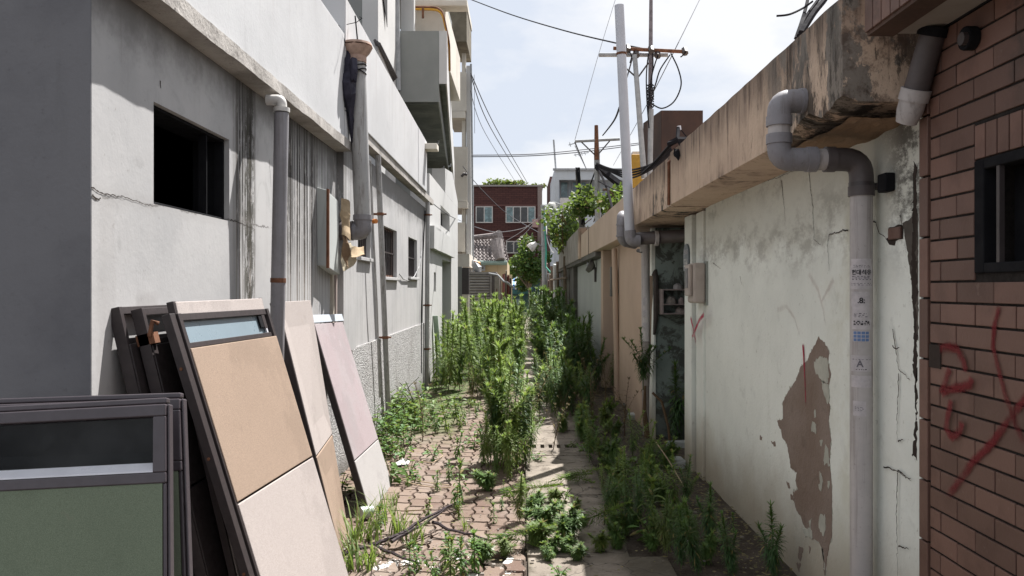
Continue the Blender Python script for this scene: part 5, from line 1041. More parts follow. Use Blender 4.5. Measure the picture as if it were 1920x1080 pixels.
def paverm():
    N = NT('red_brown_paver', .9); r = N.isl(); x, y, z = N.sep()
    c = N.mix(r, (.115,.074,.056), (.19,.142,.110)); k = N.noise(2.0, 7, .65); c = N.mix(N.mul(N.step(k, .42, .66), .6), c, (.21,.17,.145))
    k2 = N.noise(28, 6, .7); c = N.mix(N.mul(N.step(k2, .58, .70), .5), c, (.06,.042,.034)); k3 = N.noise(90, 3, .6); c = N.mix(N.mul(N.step(k3, .55, .7), .3), c, (.26,.22,.19))
    g = N.noise(6, 7, .7, None, .5); zone = N.math('MAXIMUM', N.mul(N.step(y, 7.2, 9.0), N.step(N.math('SUBTRACT', x, N.mul(N.noise(1.3), .9)), -.85, -1.4)), N.step(N.noise(1.9, 5, .6, N.map((1, 1, 1), (3, 1, 0))), .60, .70, 0., .7))
    c = N.mix(N.mul(N.step(g, .40, .50), zone), c, (.055,.085,.02))
    w = N.noise(7.5, 7, .75, N.map((1, .7, 1))); wz = N.mul(N.step(y, 4.75, 4.35), N.step(x, .3, .0)); c = N.mix(N.mul(N.step(w, .555, .575), wz), c, (.62,.61,.58))
    return N.done(c, N.bump(N.math('ADD', k2, k3), .5, .006))
M['paver'] = paverm()
PW, PL = .112, .178; m = MB(); rr = random.Random(21); x0p = -1.44
def wave(u): return .013 * math.sin(2 * math.pi * u)
def wy(y): return .013 * math.sin(2 * math.pi * (y - 1.3) / PL)
x = x0p; ci = 0; ncol = 13
for ci in range(ncol):
    xa = x0p + ci * PW; nr_ = int((17.5 - 1.3) / PL)
    for r_ in range(nr_):
        ya = 1.3 + r_ * PL + (.5 * PL if ci % 2 else 0)
        xc, yc = xa + PW/2, ya + PL/2
        if 1.3 < yc < 4.7 and rr.random() < .04: continue
        if rr.random() < .008: continue
        g = .006; K = 7; zt_ = .022 + rr.uniform(-.002, .002) + .006 * mnoise.noise(Vector((xc * 1.5, yc * 1.5, 3))); tx, ty = rr.uniform(-.02, .02), rr.uniform(-.02, .02)
        ring = []
        for k in range(K): v = k/(K-1); y_ = ya + g + v * (PL - 2*g); ring.append((xa + g + wy(y_), y_))
        for k in range(1, 4): u = k/4; ring.append((xa + g + wy(ya) + u * (PW - 2*g), ya + PL - g + wave(u) * .35))
        for k in range(K): v = 1 - k/(K-1); y_ = ya + g + v * (PL - 2*g); ring.append((xa + PW - g + wy(y_), y_))
        for k in range(1, 4): u = 1 - k/4; ring.append((xa + g + wy(ya) + u * (PW - 2*g), ya + g + wave(u) * .35))
        n = len(m.v); q = len(ring)
        for (s_, dz) in ((.93, 0.), (1., -.005), (1., -.04)):
            for (a, b) in ring: X_, Y_ = xc + (a - xc) * s_, yc + (b - yc) * (1 - (1 - s_) * .6); m.v.append(Vector((X_, Y_, zt_ + dz + (X_ - xc) * tx + (Y_ - yc) * ty)))
        m.f.append(tuple(range(n, n + q)))
        for l in (0, 1):
            for i in range(q): j = (i + 1) % q; m.f.append((n + l*q + i, n + l*q + j, n + (l+1)*q + j, n + (l+1)*q + i))
tag(m.build('brick_paving', M['paver'], smooth='auto'), kind='structure')
def ex_slab(N, c, x, y, z):
    k = N.noise(3.4, 9, .75, None, .6); c = N.mix(N.mul(N.step(k, .50, .60), .75), c, (.075,.06,.045))
    e = N.math('ADD', x, N.mul(N.noise(6, 6, .7), .22)); c = N.mix(N.mul(N.math('MAXIMUM', N.step(e, .19, .12), N.step(e, .60, .72)), .8), c, (.07,.06,.042))
    v = N.n('ShaderNodeTexVoronoi', feature='DISTANCE_TO_EDGE'); v.inputs['Scale'].default_value = 2.3; w = N.n('ShaderNodeVectorMath', operation='ADD'); N.put(w.inputs[0], N.pos()); q = N.n('ShaderNodeTexNoise'); q.inputs['Scale'].default_value = 7; N.put(q.inputs['Vector'], N.pos()); sc = N.n('ShaderNodeVectorMath', operation='SCALE'); N.put(sc.inputs[0], q.outputs['Color']); sc.inputs['Scale'].default_value = .18; N.put(w.inputs[1], sc.outputs[0]); N.put(v.inputs['Vector'], w.outputs[0])
    return N.mix(N.mul(N.step(v.outputs['Distance'], .004, .012, 1., 0.), .8), c, (.04,.034,.028))
M['slab'] = plaster('stained_concrete_slab', (.25,.215,.175), (.16,.135,.11), (.06,.05,.04), 0, .9, 0, 1.9, .7, ex_slab)
m = MB(); rr = random.Random(9); y = 1.4
while y < 15.5:
    L_ = rr.choice((.42, .60, .60)); xa, xb = .035 + rr.uniform(-.006, .006), .60 + rr.uniform(-.01, .01)
    if y < 4.35: xb = .80
    if abs(y - 7.2) < .35: y += .01
    z = .030 + rr.uniform(-.008, .008); sk = rr.uniform(-.012, .012); L_ *= rr.choice((1, 1, .7))
    if not (7.0 < y + L_/2 < 7.75): m.hexa([(xa,y,-.03),(xb,y,-.03),(xb,y+L_-.012,-.03),(xa,y+L_-.012,-.03),(xa,y,z),(xb,y+sk,z+sk),(xb,y+L_-.012+sk,z),(xa,y+L_-.012,z-sk)])
    y += L_
tag(m.build('concrete_path', M['slab'], bevel=.006), kind='structure')
# slotted drain cover
dn = thing('drain_cover', 'concrete drain cover with dark slots set in the path behind the centre weeds', 'drain cover', (.3, 7.4, 0))
m = MB(); hy = []
xa, xb, ya, yb = .03, .61, 6.98, 7.72; zt_ = .034; sl_ = [(.10 + .075 * i, .135 + .075 * i) for i in range(6)]
cur = xa
m.box(xa, xb, ya, 7.30, -.03, zt_); m.box(xa, xb, 7.46, yb, -.03, zt_)
for a, b in sl_: m.box(cur, a, 7.301, 7.459, -.03, zt_); cur = b
m.box(cur, xb, 7.301, 7.459, -.03, zt_); m.build('cover', M['slab'], dn); MB().box(xa + .01, xb - .01, 7.302, 7.458, -.029, -.02).build('slot_pit', M['dark'], dn)
# =============================================================== litter on the ground
def leafm(name, c1, c2, top=None, trans=.35, rough=.55, hue=.0):
    N = NT(name, rough, .35); r = N.isl(); c = N.mix(r, c1, c2)
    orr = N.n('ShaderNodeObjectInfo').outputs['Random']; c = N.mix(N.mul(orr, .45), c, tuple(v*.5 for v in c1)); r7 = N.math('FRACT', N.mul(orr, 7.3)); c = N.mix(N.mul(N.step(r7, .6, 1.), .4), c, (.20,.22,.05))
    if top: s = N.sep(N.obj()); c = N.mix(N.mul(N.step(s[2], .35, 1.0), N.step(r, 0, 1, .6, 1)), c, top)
    c = N.mix(N.step(N.math('FRACT', N.mul(r, 17.7)), .955, .96), c, (.22,.17,.06))
    N.put(N.b.inputs['Base Color'], c); t = N.n('ShaderNodeBsdfTranslucent'); N.put(t.inputs[0], N.mix(.5, c, (.30,.42,.06), 'MIX')); a = N.n('ShaderNodeMixShader')
    a.inputs[0].default_value = trans; N.put(a.inputs[1], N.b.outputs[0]); N.put(a.inputs[2], t.outputs[0]); N.put(N.out.inputs[0], a.outputs[0]); return N.m
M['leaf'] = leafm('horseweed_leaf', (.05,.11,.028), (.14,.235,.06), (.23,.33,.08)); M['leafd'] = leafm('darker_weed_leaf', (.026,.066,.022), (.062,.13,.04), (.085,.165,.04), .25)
M['leafb'] = leafm('broad_weed_leaf', (.075,.17,.04), (.125,.24,.065)); M['grass'] = leafm('grass_blade', (.10,.17,.04), (.19,.25,.07)); M['stem'] = flat('weed_stem', (.10,.12,.045), .8, .2, .3); M['stemd'] = flat('dry_brown_stem', (.13,.085,.05), .9, .2, .3)
M['dead'] = leafm('dead_leaf', (.09,.062,.038), (.22,.165,.11), None, .1, .9)
M['tree'] = leafm('tree_leaf', (.045,.10,.022), (.09,.165,.04), None, .3, .45); M['vine'] = leafm('vine_leaf', (.03,.065,.018), (.075,.125,.035), None, .35, .5)
m = MB(); rr = random.Random(31)
def flake(m, x, y, s, z=.03, th=0):
    a = rr.uniform(0, 6.28); n = len(m.v); el = rr.uniform(1, 2.6); t1, t2 = rr.uniform(-.5,.5), rr.uniform(-.5,.5)
    for k in range(5):
        t = a + k * 1.2566; px, py = math.cos(t - a) * s * el * .5, math.sin(t - a) * s * .5
        X_, Y_ = px * math.cos(a) - py * math.sin(a), px * math.sin(a) + py * math.cos(a); m.v.append(Vector((x + X_, y + Y_, z + abs(X_ * t1) + abs(Y_ * t2))))
    m.f.append(tuple(range(n, n + 5)))
for i in range(5200):
    u = rr.random()
    if u < .62: x = 1.38 - abs(rr.gauss(0, .28)); y = rr.uniform(3, 15)
    elif u < .85: x = -1.40 + abs(rr.gauss(0, .16)); y = rr.uniform(3, 16)
    else: x = rr.uniform(-1.3, .9); y = rr.uniform(3, 12)
    if x < 1.38: flake(m, x, y, rr.uniform(.006, .020), .034 + (.03 if x > .85 else 0))
tag(m.build('leaf_litter', M['dead']), 'dry leaf litter scattered along both walls of the alley', 'leaf litter', kind='stuff')
m = MB()
for i in range(650):
    u = rr.random()
    if u < .5: x, y = rr.gauss(-.55, .35), rr.gauss(4.4, .35)
    elif u < .8: x, y = rr.uniform(.75, 1.35), rr.uniform(3.6, 9)
    else: x, y = rr.uniform(-1.35, -.2), rr.uniform(4, 12)
    s = rr.choice((.003,.004,.005,.006,.008,.012)); c = Vector((x, y, .03 + (.03 if x > .85 else 0))); m.hexa([c + Vector((rr.uniform(.5,1)*a*s, rr.uniform(.5,1)*b*s, (0 if k < 4 else s*.6))) for k, (a, b) in enumerate([(-1,-1),(1,-1),(1,1),(-1,1)] * 2)])
tag(m.build('rubble', flat('pale_rubble', (.27,.24,.21), .9, .2, .4, 20)), 'small pale rubble and chips scattered on the paving', 'rubble', kind='stuff')
# twigs and dry branches at the near edge
for i, g in enumerate([[(640,1056,0),(700,1046,.03),(735,1040,.05),(790,1016,.08),(846,991,.10)],[(735,1042,.03),(800,1016,.07),(848,996,.12)],[(812,1010,.05),(860,1017,.02),(920,1027,.0)],[(700,1044,.02),(760,1062,.0),(790,1072,.0)],[(655,1040,.02),(700,1052,.03),(720,1064,.02)]]):
    P = []
    for px, py, z in g: q = ong(px, py); P.append(Vector((q.x, q.y, .045 + z)))
    Q = []
    for k in range(len(P) - 1):
        for t in range(5): Q.append(P[k].lerp(P[k+1], t/5) + Vector((rr.gauss(0,.004), rr.gauss(0,.004), rr.gauss(0,.003))))
    Q.append(P[-1]); o = MB().tube(Q, [.011 * (1 - .6*j/len(Q)) for j in range(len(Q))] if i else [.014 * (1 - .5*j/len(Q)) for j in range(len(Q))], 6).build('branch', flat('dark_bark_%d' % i, (.055,.042,.045) if i != 4 else (.3,.24,.18), .85, .2, .4, 30), own=True)
    tag(o, ['longest dark dry branch raised over the near paving seam', 'second dark branch lying on the longest one', 'dark stick lying along the paving seam to the right', 'dark stick lying at the bottom edge by the seedlings', 'short pale stick under the grass tuft'][i], 'branch', 'dry branches on the near paving')
for i, g in enumerate([[(738,902),(760,910),(790,912),(842,922)],[(745,905),(775,920),(820,924),(845,926)],[(752,968),(790,970),(812,963),(806,958)],[(790,872),(810,880),(830,862)],[(1230,895),(1255,915),(1284,942)]]):
    P = [Vector((ong(a,b).x, ong(a,b).y, .035 + (.05 if i == 4 else .012*(k%2)))) for k, (a, b) in enumerate(g)]
    if i == 4: P[0].z = .28; P[1].z = .2; P[2].z = .1
    o = MB().tube(pipe_path(P, .1), .0045, 5).build('dry_stalk', flat('tan_stalk_%d' % i, (.36,.27,.18), .9), own=True); tag(o, ['curved dry stalk beside the farthest panel foot', 'lower of two dry stalks beside the farthest panel foot', 'hooked dry stalk lying on the pavers before the panels', 'bent dry stalk near the folded paper', 'pale dry stalk leaning in the shaded weeds'][i], 'stalk', 'dry stalks on the ground')
def fold(pts, h, mat, name, label, cat):
    P = [Vector((ong(a, b).x, ong(a, b).y, .035)) for a, b in pts]; c = sum(P, Vector()) / len(P); c.z += h; m = MB()
    for i in range(len(P)): m.poly([P[i], P[(i+1) % len(P)], c])
    n = len(m.v)
    for p in list(m.v): m.v.append(p + Vector((0,0,-.004)))
    m.f += [tuple(n + i for i in reversed(f)) for f in m.f[:len(P)]]
    o = m.build(name, mat, own=True); return tag(o, label, cat)
fold([(738,878),(755,866),(769,872),(765,878),(745,880)], .03, M['whitepaint'], 'paper_scrap', 'folded white paper scrap on the paving by the broad leafed weeds', 'paper')
fold([(1280,1024),(1296,1022),(1306,1030),(1290,1031)], .015, M['whitepaint'], 'paper_scrap', 'small white scrap on the soil by the mint wall', 'paper'); fold([(768,745),(782,741),(800,746),(785,750)], .03, M['whitepaint'], 'paper_scrap', 'crumpled white litter at the foot of the leaning drain pipe', 'paper')
o = MB().tube([Vector((ong(676,983).x, ong(676,983).y, .07)), Vector((ong(694,983).x, ong(694,983).y + .05, .07))], [.04, .036], 14).build('bottle', flat('pale_green_plastic_bottle', (.45,.52,.46), .25, .5, .1), own=True, smooth='auto'); tag(o, 'pale green plastic bottle lying behind the grass at the panel foot', 'bottle')
for i, (px, py, sx_, sy_) in enumerate([(1195,790,.10,.07),(1180,770,.08,.05),(1262,880,.09,.12),(1235,862,.12,.08),(1268,845,.1,.07),(1130,716,.09,.06)]):
    q = ong(px, py); m = MB(); m.hexa([(q.x + a*sx_*rr.uniform(.8,1.1), q.y + b*sy_*rr.uniform(.8,1.1), (.02 if k < 4 else .09 + rr.uniform(-.02,.02))) for k, (a, b) in enumerate([(-1,-1),(1,-1),(1,1),(-1,1)]*2)]); o = m.build('rubble_block', M['oldconc'] if i % 2 else M['greywhite'], own=True, bevel=.012)
    tag(o, ['broken concrete lump at the peach wall foot', 'smaller concrete lump behind the first by the peach wall', 'pale rubble block in the green recess doorway', 'dark rubble lump before the broken wall end', 'lump of plaster inside the green recess', 'dark lump beside the peach pillar'][i], 'rubble block', 'rubble blocks by the right wall')
# =============================================================== PLANTS
def leaf(m, p, az, el, L_, w, droop, seg=3):
    n = len(m.v); d = Vector((math.cos(az), math.sin(az), 0)); s_ = Vector((-math.sin(az), math.cos(az), 0)); q = Vector(p); a = el
    for k in range(seg):
        ww = w * (.55, 1., .8, .5)[k] if seg <= 4 else w; m.v += [q + s_ * ww/2, q - s_ * ww/2]; q = q + (d * math.cos(a) + Vector((0,0,math.sin(a)))) * (L_/seg); a -= droop / seg
    m.v.append(q)
    for k in range(seg - 1): b = n + 2*k; m.f.append((b, b+1, b+3, b+2))
    m.f.append((n + 2*seg - 2, n + 2*seg - 1, n + 2*seg))
def horseweed(h, nl, seed, bare=.2, ll=.085, branches=0, lean=.06, wid=.011):
    rr = random.Random(seed); S = MB(); Lf = MB(); D = MB()
    def stalk(p0, h, nl, bare, dirx, diry, r0):
        P = []; ax, ay = rr.uniform(-lean, lean) + dirx, rr.uniform(-lean, lean) + diry; n = 8
        for i in range(n + 1): t = i/n; P.append(p0 + Vector((ax*h*t*t*.8 + (dirx*.3*t*h), ay*h*t*t*.8 + diry*.3*t*h, h*t*(1-.1*t*(abs(dirx)+abs(diry))))))
        S.tube(P, [r0*(1-.7*i/n) for i in range(n+1)], 5, False)
        ph = rr.uniform(0, 6.28)
        for i in range(nl):
            t = bare + (1-bare) * (i/nl)**.85; f = t*n; k = min(int(f), n-1); p = P[k].lerp(P[k+1], f-k); ph += 2.399
            big = math.sin(math.pi*min(1, (t*.85+.12)))**.6; l = ll*big*rr.uniform(.7,1.2)*(1 if t < .9 else .75); el = -.55 + 1.35*max(0,(t-.45)/.55) + rr.uniform(-.25,.25)
            leaf(Lf, p, ph+rr.uniform(-.3,.3), el+.35, l, wid*rr.uniform(.7,1.15), rr.uniform(.8,2.0)*(1.2-t*.5))
        for i in range(9):
            leaf(Lf, P[-1], i*.7+rr.uniform(-.2,.2), 1.25-rr.uniform(0,.5), ll*.6, wid*.8, .5)
        return P
    P = stalk(Vector((0,0,0)), h, nl, bare, 0, 0, .0045 + h*.003)
    for b in range(branches):
        t = rr.uniform(.1, .5); k = int(t*8); a = rr.uniform(0, 6.28); stalk(P[k], h*(1-t)*rr.uniform(.6,.95), int(nl*.55), .12, math.cos(a)*.35, math.sin(a)*.35, .003)
    if bare > .12:
        for i in range(int(20*bare)): p = P[0].lerp(P[2], rr.random()); leaf(Lf if rr.random() < .3 else D, p, rr.uniform(0,6.28), -.3, ll*.7, .009, 1.8)
    return S, Lf, D
def tomesh(mb, name, mat):
    me = bpy.data.meshes.new(name); me.from_pydata(mb.v, [], mb.f); me.materials.append(mat); return me
def kindmesh(k, h, nl, seed, mat, **kw):
    S, Lf, D = horseweed(h, nl, seed, **kw); n = len(Lf.v); Lf.v += D.v; nf = len(Lf.f); Lf.f += [tuple(n+i for i in f) for f in D.f]
    lm = bpy.data.meshes.new('foliage'); lm.from_pydata(Lf.v, [], Lf.f); lm.materials.append(mat); lm.materials.append(M['dead']); lm.polygons.foreach_set('material_index', [0]*nf + [1]*len(D.f))
    return tomesh(S, 'stem', M['stem']), lm
K = {}
for i in range(5): K['tall%d' % i] = kindmesh('t', 1.0, 270 + 20*i, 100+i, M['leaf'], bare=.14, ll=.17, wid=.019, branches=i % 3)
C4 = ['clump%d' % i for i in range(4)]
for i in range(4): K['clump%d' % i] = kindmesh('c', 1.0, 150, 700+i, M['leaf' if i % 2 else 'leafd'], bare=.08, ll=.13, wid=.016, branches=1 + i % 2, lean=.12)
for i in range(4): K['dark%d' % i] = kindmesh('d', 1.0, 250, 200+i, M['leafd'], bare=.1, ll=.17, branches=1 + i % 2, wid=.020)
for i in range(4): K['bush%d' % i] = kindmesh('b', 1.0, 190, 300+i, M['leaf'], bare=.03, ll=.16, branches=4, lean=.2, wid=.019)
for i in range(4): K['small%d' % i] = kindmesh('s', .24, 34, 400+i, M['leafb'] if i % 2 else M['leaf'], bare=.02, ll=.085, wid=.019, branches=i % 2)
for i in range(3): K['low%d' % i] = kindmesh('l', .55, 150, 500+i, M['leaf'], bare=.0, ll=.17, branches=5, lean=.4, wid=.021)
def plant(key, x, y, s, label, group, rz=None, name='weed_plant', tilt=(0, 0), z=.02, cat='plant', sz=1.0):
    S, Lm = K[key]; t = bpy.data.objects.new(name, None); col.objects.link(t); t.empty_display_size = .1
    t.location = (x, y, z); t.rotation_euler = (tilt[0], tilt[1], random.uniform(0, 6.28) if rz is None else rz); t.scale = (s, s, s * sz); tag(t, label, cat, group)
    for nm, me in (('stem', S), ('foliage', Lm)): o = bpy.data.objects.new(nm, me); col.objects.link(o); o.parent = t
    return t
rr = random.Random(77); cnt = 0
def zone(n, fx, fy, keys, hs, label, group, name='weed_plant', sz=1.0, mind=.06, lab=None):
    pts = []; tries = 0
    while len(pts) < n and tries < n*60:
        tries += 1; x, y = fx(), fy()
        if any((x-a)**2 + (y-b)**2 < mind*mind for a, b in pts): continue
        pts.append((x, y)); plant(rr.choice(keys), x, y, rr.uniform(*hs), label, group, name=name, sz=sz, tilt=(rr.gauss(0,.11), rr.gauss(0,.11)))
T5 = ['tall%d' % i for i in range(5)]; D4 = ['dark%d' % i for i in range(4)]; B4 = ['bush%d' % i for i in range(4)]; S4 = ['small%d' % i for i in range(4)]; L3 = ['low%d' % i for i in range(3)]
# sunlit thicket on the left, from 10.3 m back to the shutter
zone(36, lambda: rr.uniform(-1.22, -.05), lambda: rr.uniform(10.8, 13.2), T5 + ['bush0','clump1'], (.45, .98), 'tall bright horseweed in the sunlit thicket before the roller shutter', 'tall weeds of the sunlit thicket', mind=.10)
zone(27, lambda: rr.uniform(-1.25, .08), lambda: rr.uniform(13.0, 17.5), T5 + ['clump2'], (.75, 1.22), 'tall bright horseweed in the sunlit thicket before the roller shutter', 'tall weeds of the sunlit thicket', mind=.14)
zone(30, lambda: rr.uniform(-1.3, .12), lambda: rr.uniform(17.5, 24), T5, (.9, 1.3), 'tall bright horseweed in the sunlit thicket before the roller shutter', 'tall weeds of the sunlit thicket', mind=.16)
for i, (px, py, h_) in enumerate(((833,722,1.0),(846,716,1.05),(862,735,.9))):
    q = ong(px, py); plant(T5[i], q.x, q.y, h_, ['leftmost tall weed rising beside the pale green board', 'second tall weed from the white wall with dead lower leaves', 'third tall weed from the white wall at the thicket front'][i], 'tall weeds at the left edge of the thicket')
zone(7, lambda: rr.uniform(-.75, .0), lambda: rr.uniform(10.2, 10.9), B4, (.3, .5), 'low bushy weed at the front foot of the sunlit thicket', 'low weeds at the thicket foot', mind=.14)
# shaded thicket on the right
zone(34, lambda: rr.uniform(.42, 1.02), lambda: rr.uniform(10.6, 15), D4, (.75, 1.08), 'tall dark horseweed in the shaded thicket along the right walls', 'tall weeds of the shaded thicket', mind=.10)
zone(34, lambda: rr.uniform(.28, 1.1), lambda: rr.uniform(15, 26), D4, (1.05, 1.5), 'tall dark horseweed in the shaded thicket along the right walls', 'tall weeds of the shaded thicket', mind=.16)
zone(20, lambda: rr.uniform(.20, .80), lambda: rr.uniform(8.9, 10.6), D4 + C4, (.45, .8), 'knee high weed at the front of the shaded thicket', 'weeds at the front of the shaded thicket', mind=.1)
for i, (px, py, h_) in enumerate(((1042,770,.62),(1052,765,.70),(1062,772,.58))):
    q = ong(px, py); plant('tall%d' % i, q.x, q.y, h_, ['sunlit topped weed left of the shaded thicket front', 'tallest weed of the three at the shade line', 'drooping weed right of the three at the shade line'][i], 'weeds at the shade line', tilt=(0, .12*i))
# centre clump
cc = [(928,884,1.02),(945,892,.98),(962,880,1.08),(975,876,.92),(950,872,1.12),(938,868,.9),(985,884,.74),(915,888,.55),(902,880,.42),(968,895,.6),(930,902,.45),(955,905,.5),(905,872,.5),(992,878,.6),(940,880,.8),(970,866,1.0),(920,876,.7),(985,868,.85)]
ccl = ['tallest front stem', 'straight stem', 'highest stem', 'right hand stem', 'topmost stem', 'rear left stem', 'short right stem', 'knee high front stem', 'leftmost low stem', 'low bushy front stem', 'small stem at the very front', 'small middle stem', 'low rear left stem', 'low rightmost stem', 'middle stem', 'tall rear right stem', 'half height left stem', 'tall right stem']
for i, (px, py, h_) in enumerate(cc):
    q = ong(px, py); plant((C4 + T5[:1] + B4[:1])[i % 6], q.x, q.y, h_ * .86, ccl[i] + ' of the big weed clump in mid paving', 'big centre clump', tilt=(rr.gauss(0,.06), rr.gauss(0,.06)))
# shaded low weeds right front
zone(24, lambda: rr.uniform(.55, 1.2), lambda: rr.uniform(5.0, 7.0), L3 + L3 + C4 + D4[:1], (.28, .56), 'bushy dark green weed in the shaded patch before the meter box', 'shaded weeds before the meter box', mind=.1, sz=.85)
zone(9, lambda: rr.uniform(.5, 1.0), lambda: rr.uniform(4.4, 5.3), L3 + C4, (.3, .55), 'low dark weed at the near end of the shaded patch', 'low weeds at the near end of the shade', mind=.1, sz=.8)
zone(9, lambda: rr.uniform(.4, .9), lambda: rr.uniform(7.6, 9.2), L3, (.4, .65), 'low weed at the edge of the path between the two shaded thickets', 'low weeds along the path edge', mind=.14, sz=.9)
# trailing fallen weeds across the path
fallen = [(910,1058,2.2,'nearest fallen weed drooping over the pale paint splash'),(960,1040,.1,'fallen weed second from the front left'),(1010,1030,.2,'fallen weed before the bare slab'),(1060,1022,.15,'fallen weed in the middle of the trailing row'),(1110,1012,.1,'fallen weed at the shade edge of the trailing row'),(1160,1000,.3,'rightmost fallen weed of the trailing row'),(915,925,2.6,'fallen weed just before the big centre clump'),(985,945,.0,'fallen weed lying across the upper slabs'),(1040,950,.2,'fallen weed lying across the slab at the shade line'),(1000,970,.1,'thin fallen weed between the two bare slabs'),(1080,915,.3,'fallen weed under the slotted drain cover'),(1020,1000,1.2,'upright drooping weed tip by the bare slab')]
for i, (px, py, rz, lb) in enumerate(fallen):
    q = ong(px, py)
    if i % 3 == 1: t = plant((C4 + T5)[i % 9], q.x - .22 * math.cos(rz), q.y - .22 * math.sin(rz), .46, lb, 'fallen weeds trailing across the path', rz=rz, z=.05); t.rotation_euler = (0.0, 1.35 + rr.uniform(-.1,.1), rz); t.location.z = .06
    else: plant(L3[i % 3], q.x, q.y, .40 + .07 * (i % 4), lb, 'fallen weeds trailing across the path', rz=rz, z=.02, sz=.5)
zone(16, lambda: rr.uniform(-.12, .75), lambda: 4.45 + rr.choice((0., .42, .85)) + rr.gauss(0, .05), L3, (.22, .38), 'matted low weed filling a slab joint of the path', 'matted weeds in the slab joints', sz=.55)
# singles
sg = [('dark1', 1450, 1100, .38, 'lone spiky weed standing against the mint wall at the bottom'), ('dark0', 1322, 898, .42, 'upright weed at the foot of the mint pilaster'), ('dark2', 1268, 838, .75, 'thin weed inside the green recess doorway'), ('small2', 1375, 1010, .5, 'tiny seedling by the mint wall foot'), ('tall3', 1150, 735, .62, 'weed beside the peach painted pipe'),
      ('small0', 861, 952, 1.15, 'single straight seedling in the middle of the pavers'), ('small1', 1112, 845, 1.0, 'small sunlit seedling right of the drain slots'), ('small0', 1222, 1010, 1.3, 'dark seedling in front of the low shaded weeds'), ('tall2', 975, 985, .30, 'drooping pale weed beside the trailing row')]
for k, px, py, s, lb in sg:
    q = ong(px, py); plant(k, q.x, q.y, s, lb, None)
zone(9, lambda: rr.uniform(.78, 1.1), lambda: rr.uniform(4.0, 4.8), ['dark1','dark3','low1'], (.30, .5), 'spiky dark weed on the shaded soil near the bottom edge', 'spiky weeds near the bottom edge', mind=.12)
zone(26, lambda: -1.2 + abs(rr.gauss(0, .5)), lambda: rr.uniform(6.0, 10), S4, (.35, 1.15), 'small seedling growing from the joints of the brick paving', 'seedlings in the paving', name='seedling', mind=.08)
zone(10, lambda: rr.uniform(-.95, .0), lambda: rr.uniform(4.15, 6.2), S4, (.3, .7), 'small seedling in the near paving', 'seedlings in the near paving', name='seedling', mind=.1)
zone(8, lambda: rr.uniform(-.62, -.2), lambda: rr.uniform(3.95, 4.3), S4, (.5, .9), 'small seedling at the bottom edge among the paint splashes', 'seedlings at the bottom edge', name='seedling', mind=.07)
# grass tufts at the panel feet
def tuft(n, h, seed):
    r2 = random.Random(seed); G = MB()
    for i in range(n):
        a = r2.uniform(0, 6.28); r_ = abs(r2.gauss(0, .05)); leaf(G, (r_*math.cos(a*1.7), r_*math.sin(a*1.7), 0), a, r2.uniform(1.0, 1.5), h*r2.uniform(.5,1.1), r2.uniform(.006,.012), r2.uniform(.3,1.6), 4)
    me = bpy.data.meshes.new('grass_tuft'); me.from_pydata(G.v, [], G.f); me.materials.append(M['grass']); return me
TF = [tuft(34, .34, 1), tuft(26, .26, 2), tuft(40, .2, 3)]
def tuftat(px, py, k, s, lb, grp='grass tufts by the panel feet'):
    q = ong(px, py); o = bpy.data.objects.new('grass_tuft', TF[k]); col.objects.link(o); o.location = (q.x, q.y, .02); o.rotation_euler.z = rr.uniform(0, 6.28); o.scale = (s,)*3; tag(o, lb, 'grass tuft', grp)
for px, py, k, s, lb in ((664,1035,0,1.0,'tallest grass tuft at the foot of the tan and cream panels'),(690,1020,1,1.1,'grass tuft just right of the tallest tuft'),(715,985,0,.8,'grass tuft by the foot of the farthest panel'),(655,1075,2,1.2,'leafy grass tuft at the bottom left of the paving'),(745,1010,0,.85,'loose long bladed tuft before the dry branches'),(775,1030,1,.9,'grass tuft behind the paint splashes'),(700,1070,1,.8,'grass tuft at the bottom edge beside the dry branch'),(735,950,1,.5,'small tuft beside the farthest panel corner'),(865,905,1,.4,'tiny grass tuft in the middle pavers'),(870,1000,1,.5,'grass sprig at the paving seam')): tuftat(px, py, k, s, lb)
# broad leafed bush by the left wall
def broad(seed, h, nst, nl, spread=.25):
    r2 = random.Random(seed); S = MB(); G = MB()
    for s_ in range(nst):
        a = r2.uniform(0, 6.28); b0 = Vector((r2.gauss(0,.09), r2.gauss(0,.09), 0)) * (1 if nst > 6 else .02); hh = h*r2.uniform(.55,1); P = [b0 + Vector((math.cos(a)*spread*t*t, math.sin(a)*spread*t*t, hh*t)) for t in [k/5 for k in range(6)]]; S.tube(P, .0035, 4, False)
        for i in range(nl):
            t = .15 + .85*i/nl; f = t*5; k = min(int(f), 4); p = P[k].lerp(P[k+1], f-k); az = i*2.4 + r2.uniform(-.4,.4); L_ = r2.uniform(.045,.085); d = Vector((math.cos(az), math.sin(az), r2.uniform(-.35,.35))).normalized(); q = p + d*.03; s2 = Vector((-math.sin(az), math.cos(az), r2.uniform(-.3,.3))); n = len(G.v); nmv = Vector((0,0,1))
            G.v += [q, q + d*L_*.35 + s2*L_*.30 + nmv*.004, q + d*L_*.38 - nmv*.004, q + d*L_*.35 - s2*L_*.30 + nmv*.004, q + d*L_*.75 + s2*L_*.18, q + d*L_*.75 - s2*L_*.18, q + d*L_ - nmv*.012]; G.f += [(n,n+2,n+1),(n,n+3,n+2),(n+1,n+2,n+6,n+4),(n+2,n+3,n+5,n+6)]
    return tomesh(S, 'stem', M['stem']), tomesh(G, 'foliage', M['leafb'])
for i in range(3): K['broad%d' % i] = broad(600+i, .42, 12, 11)
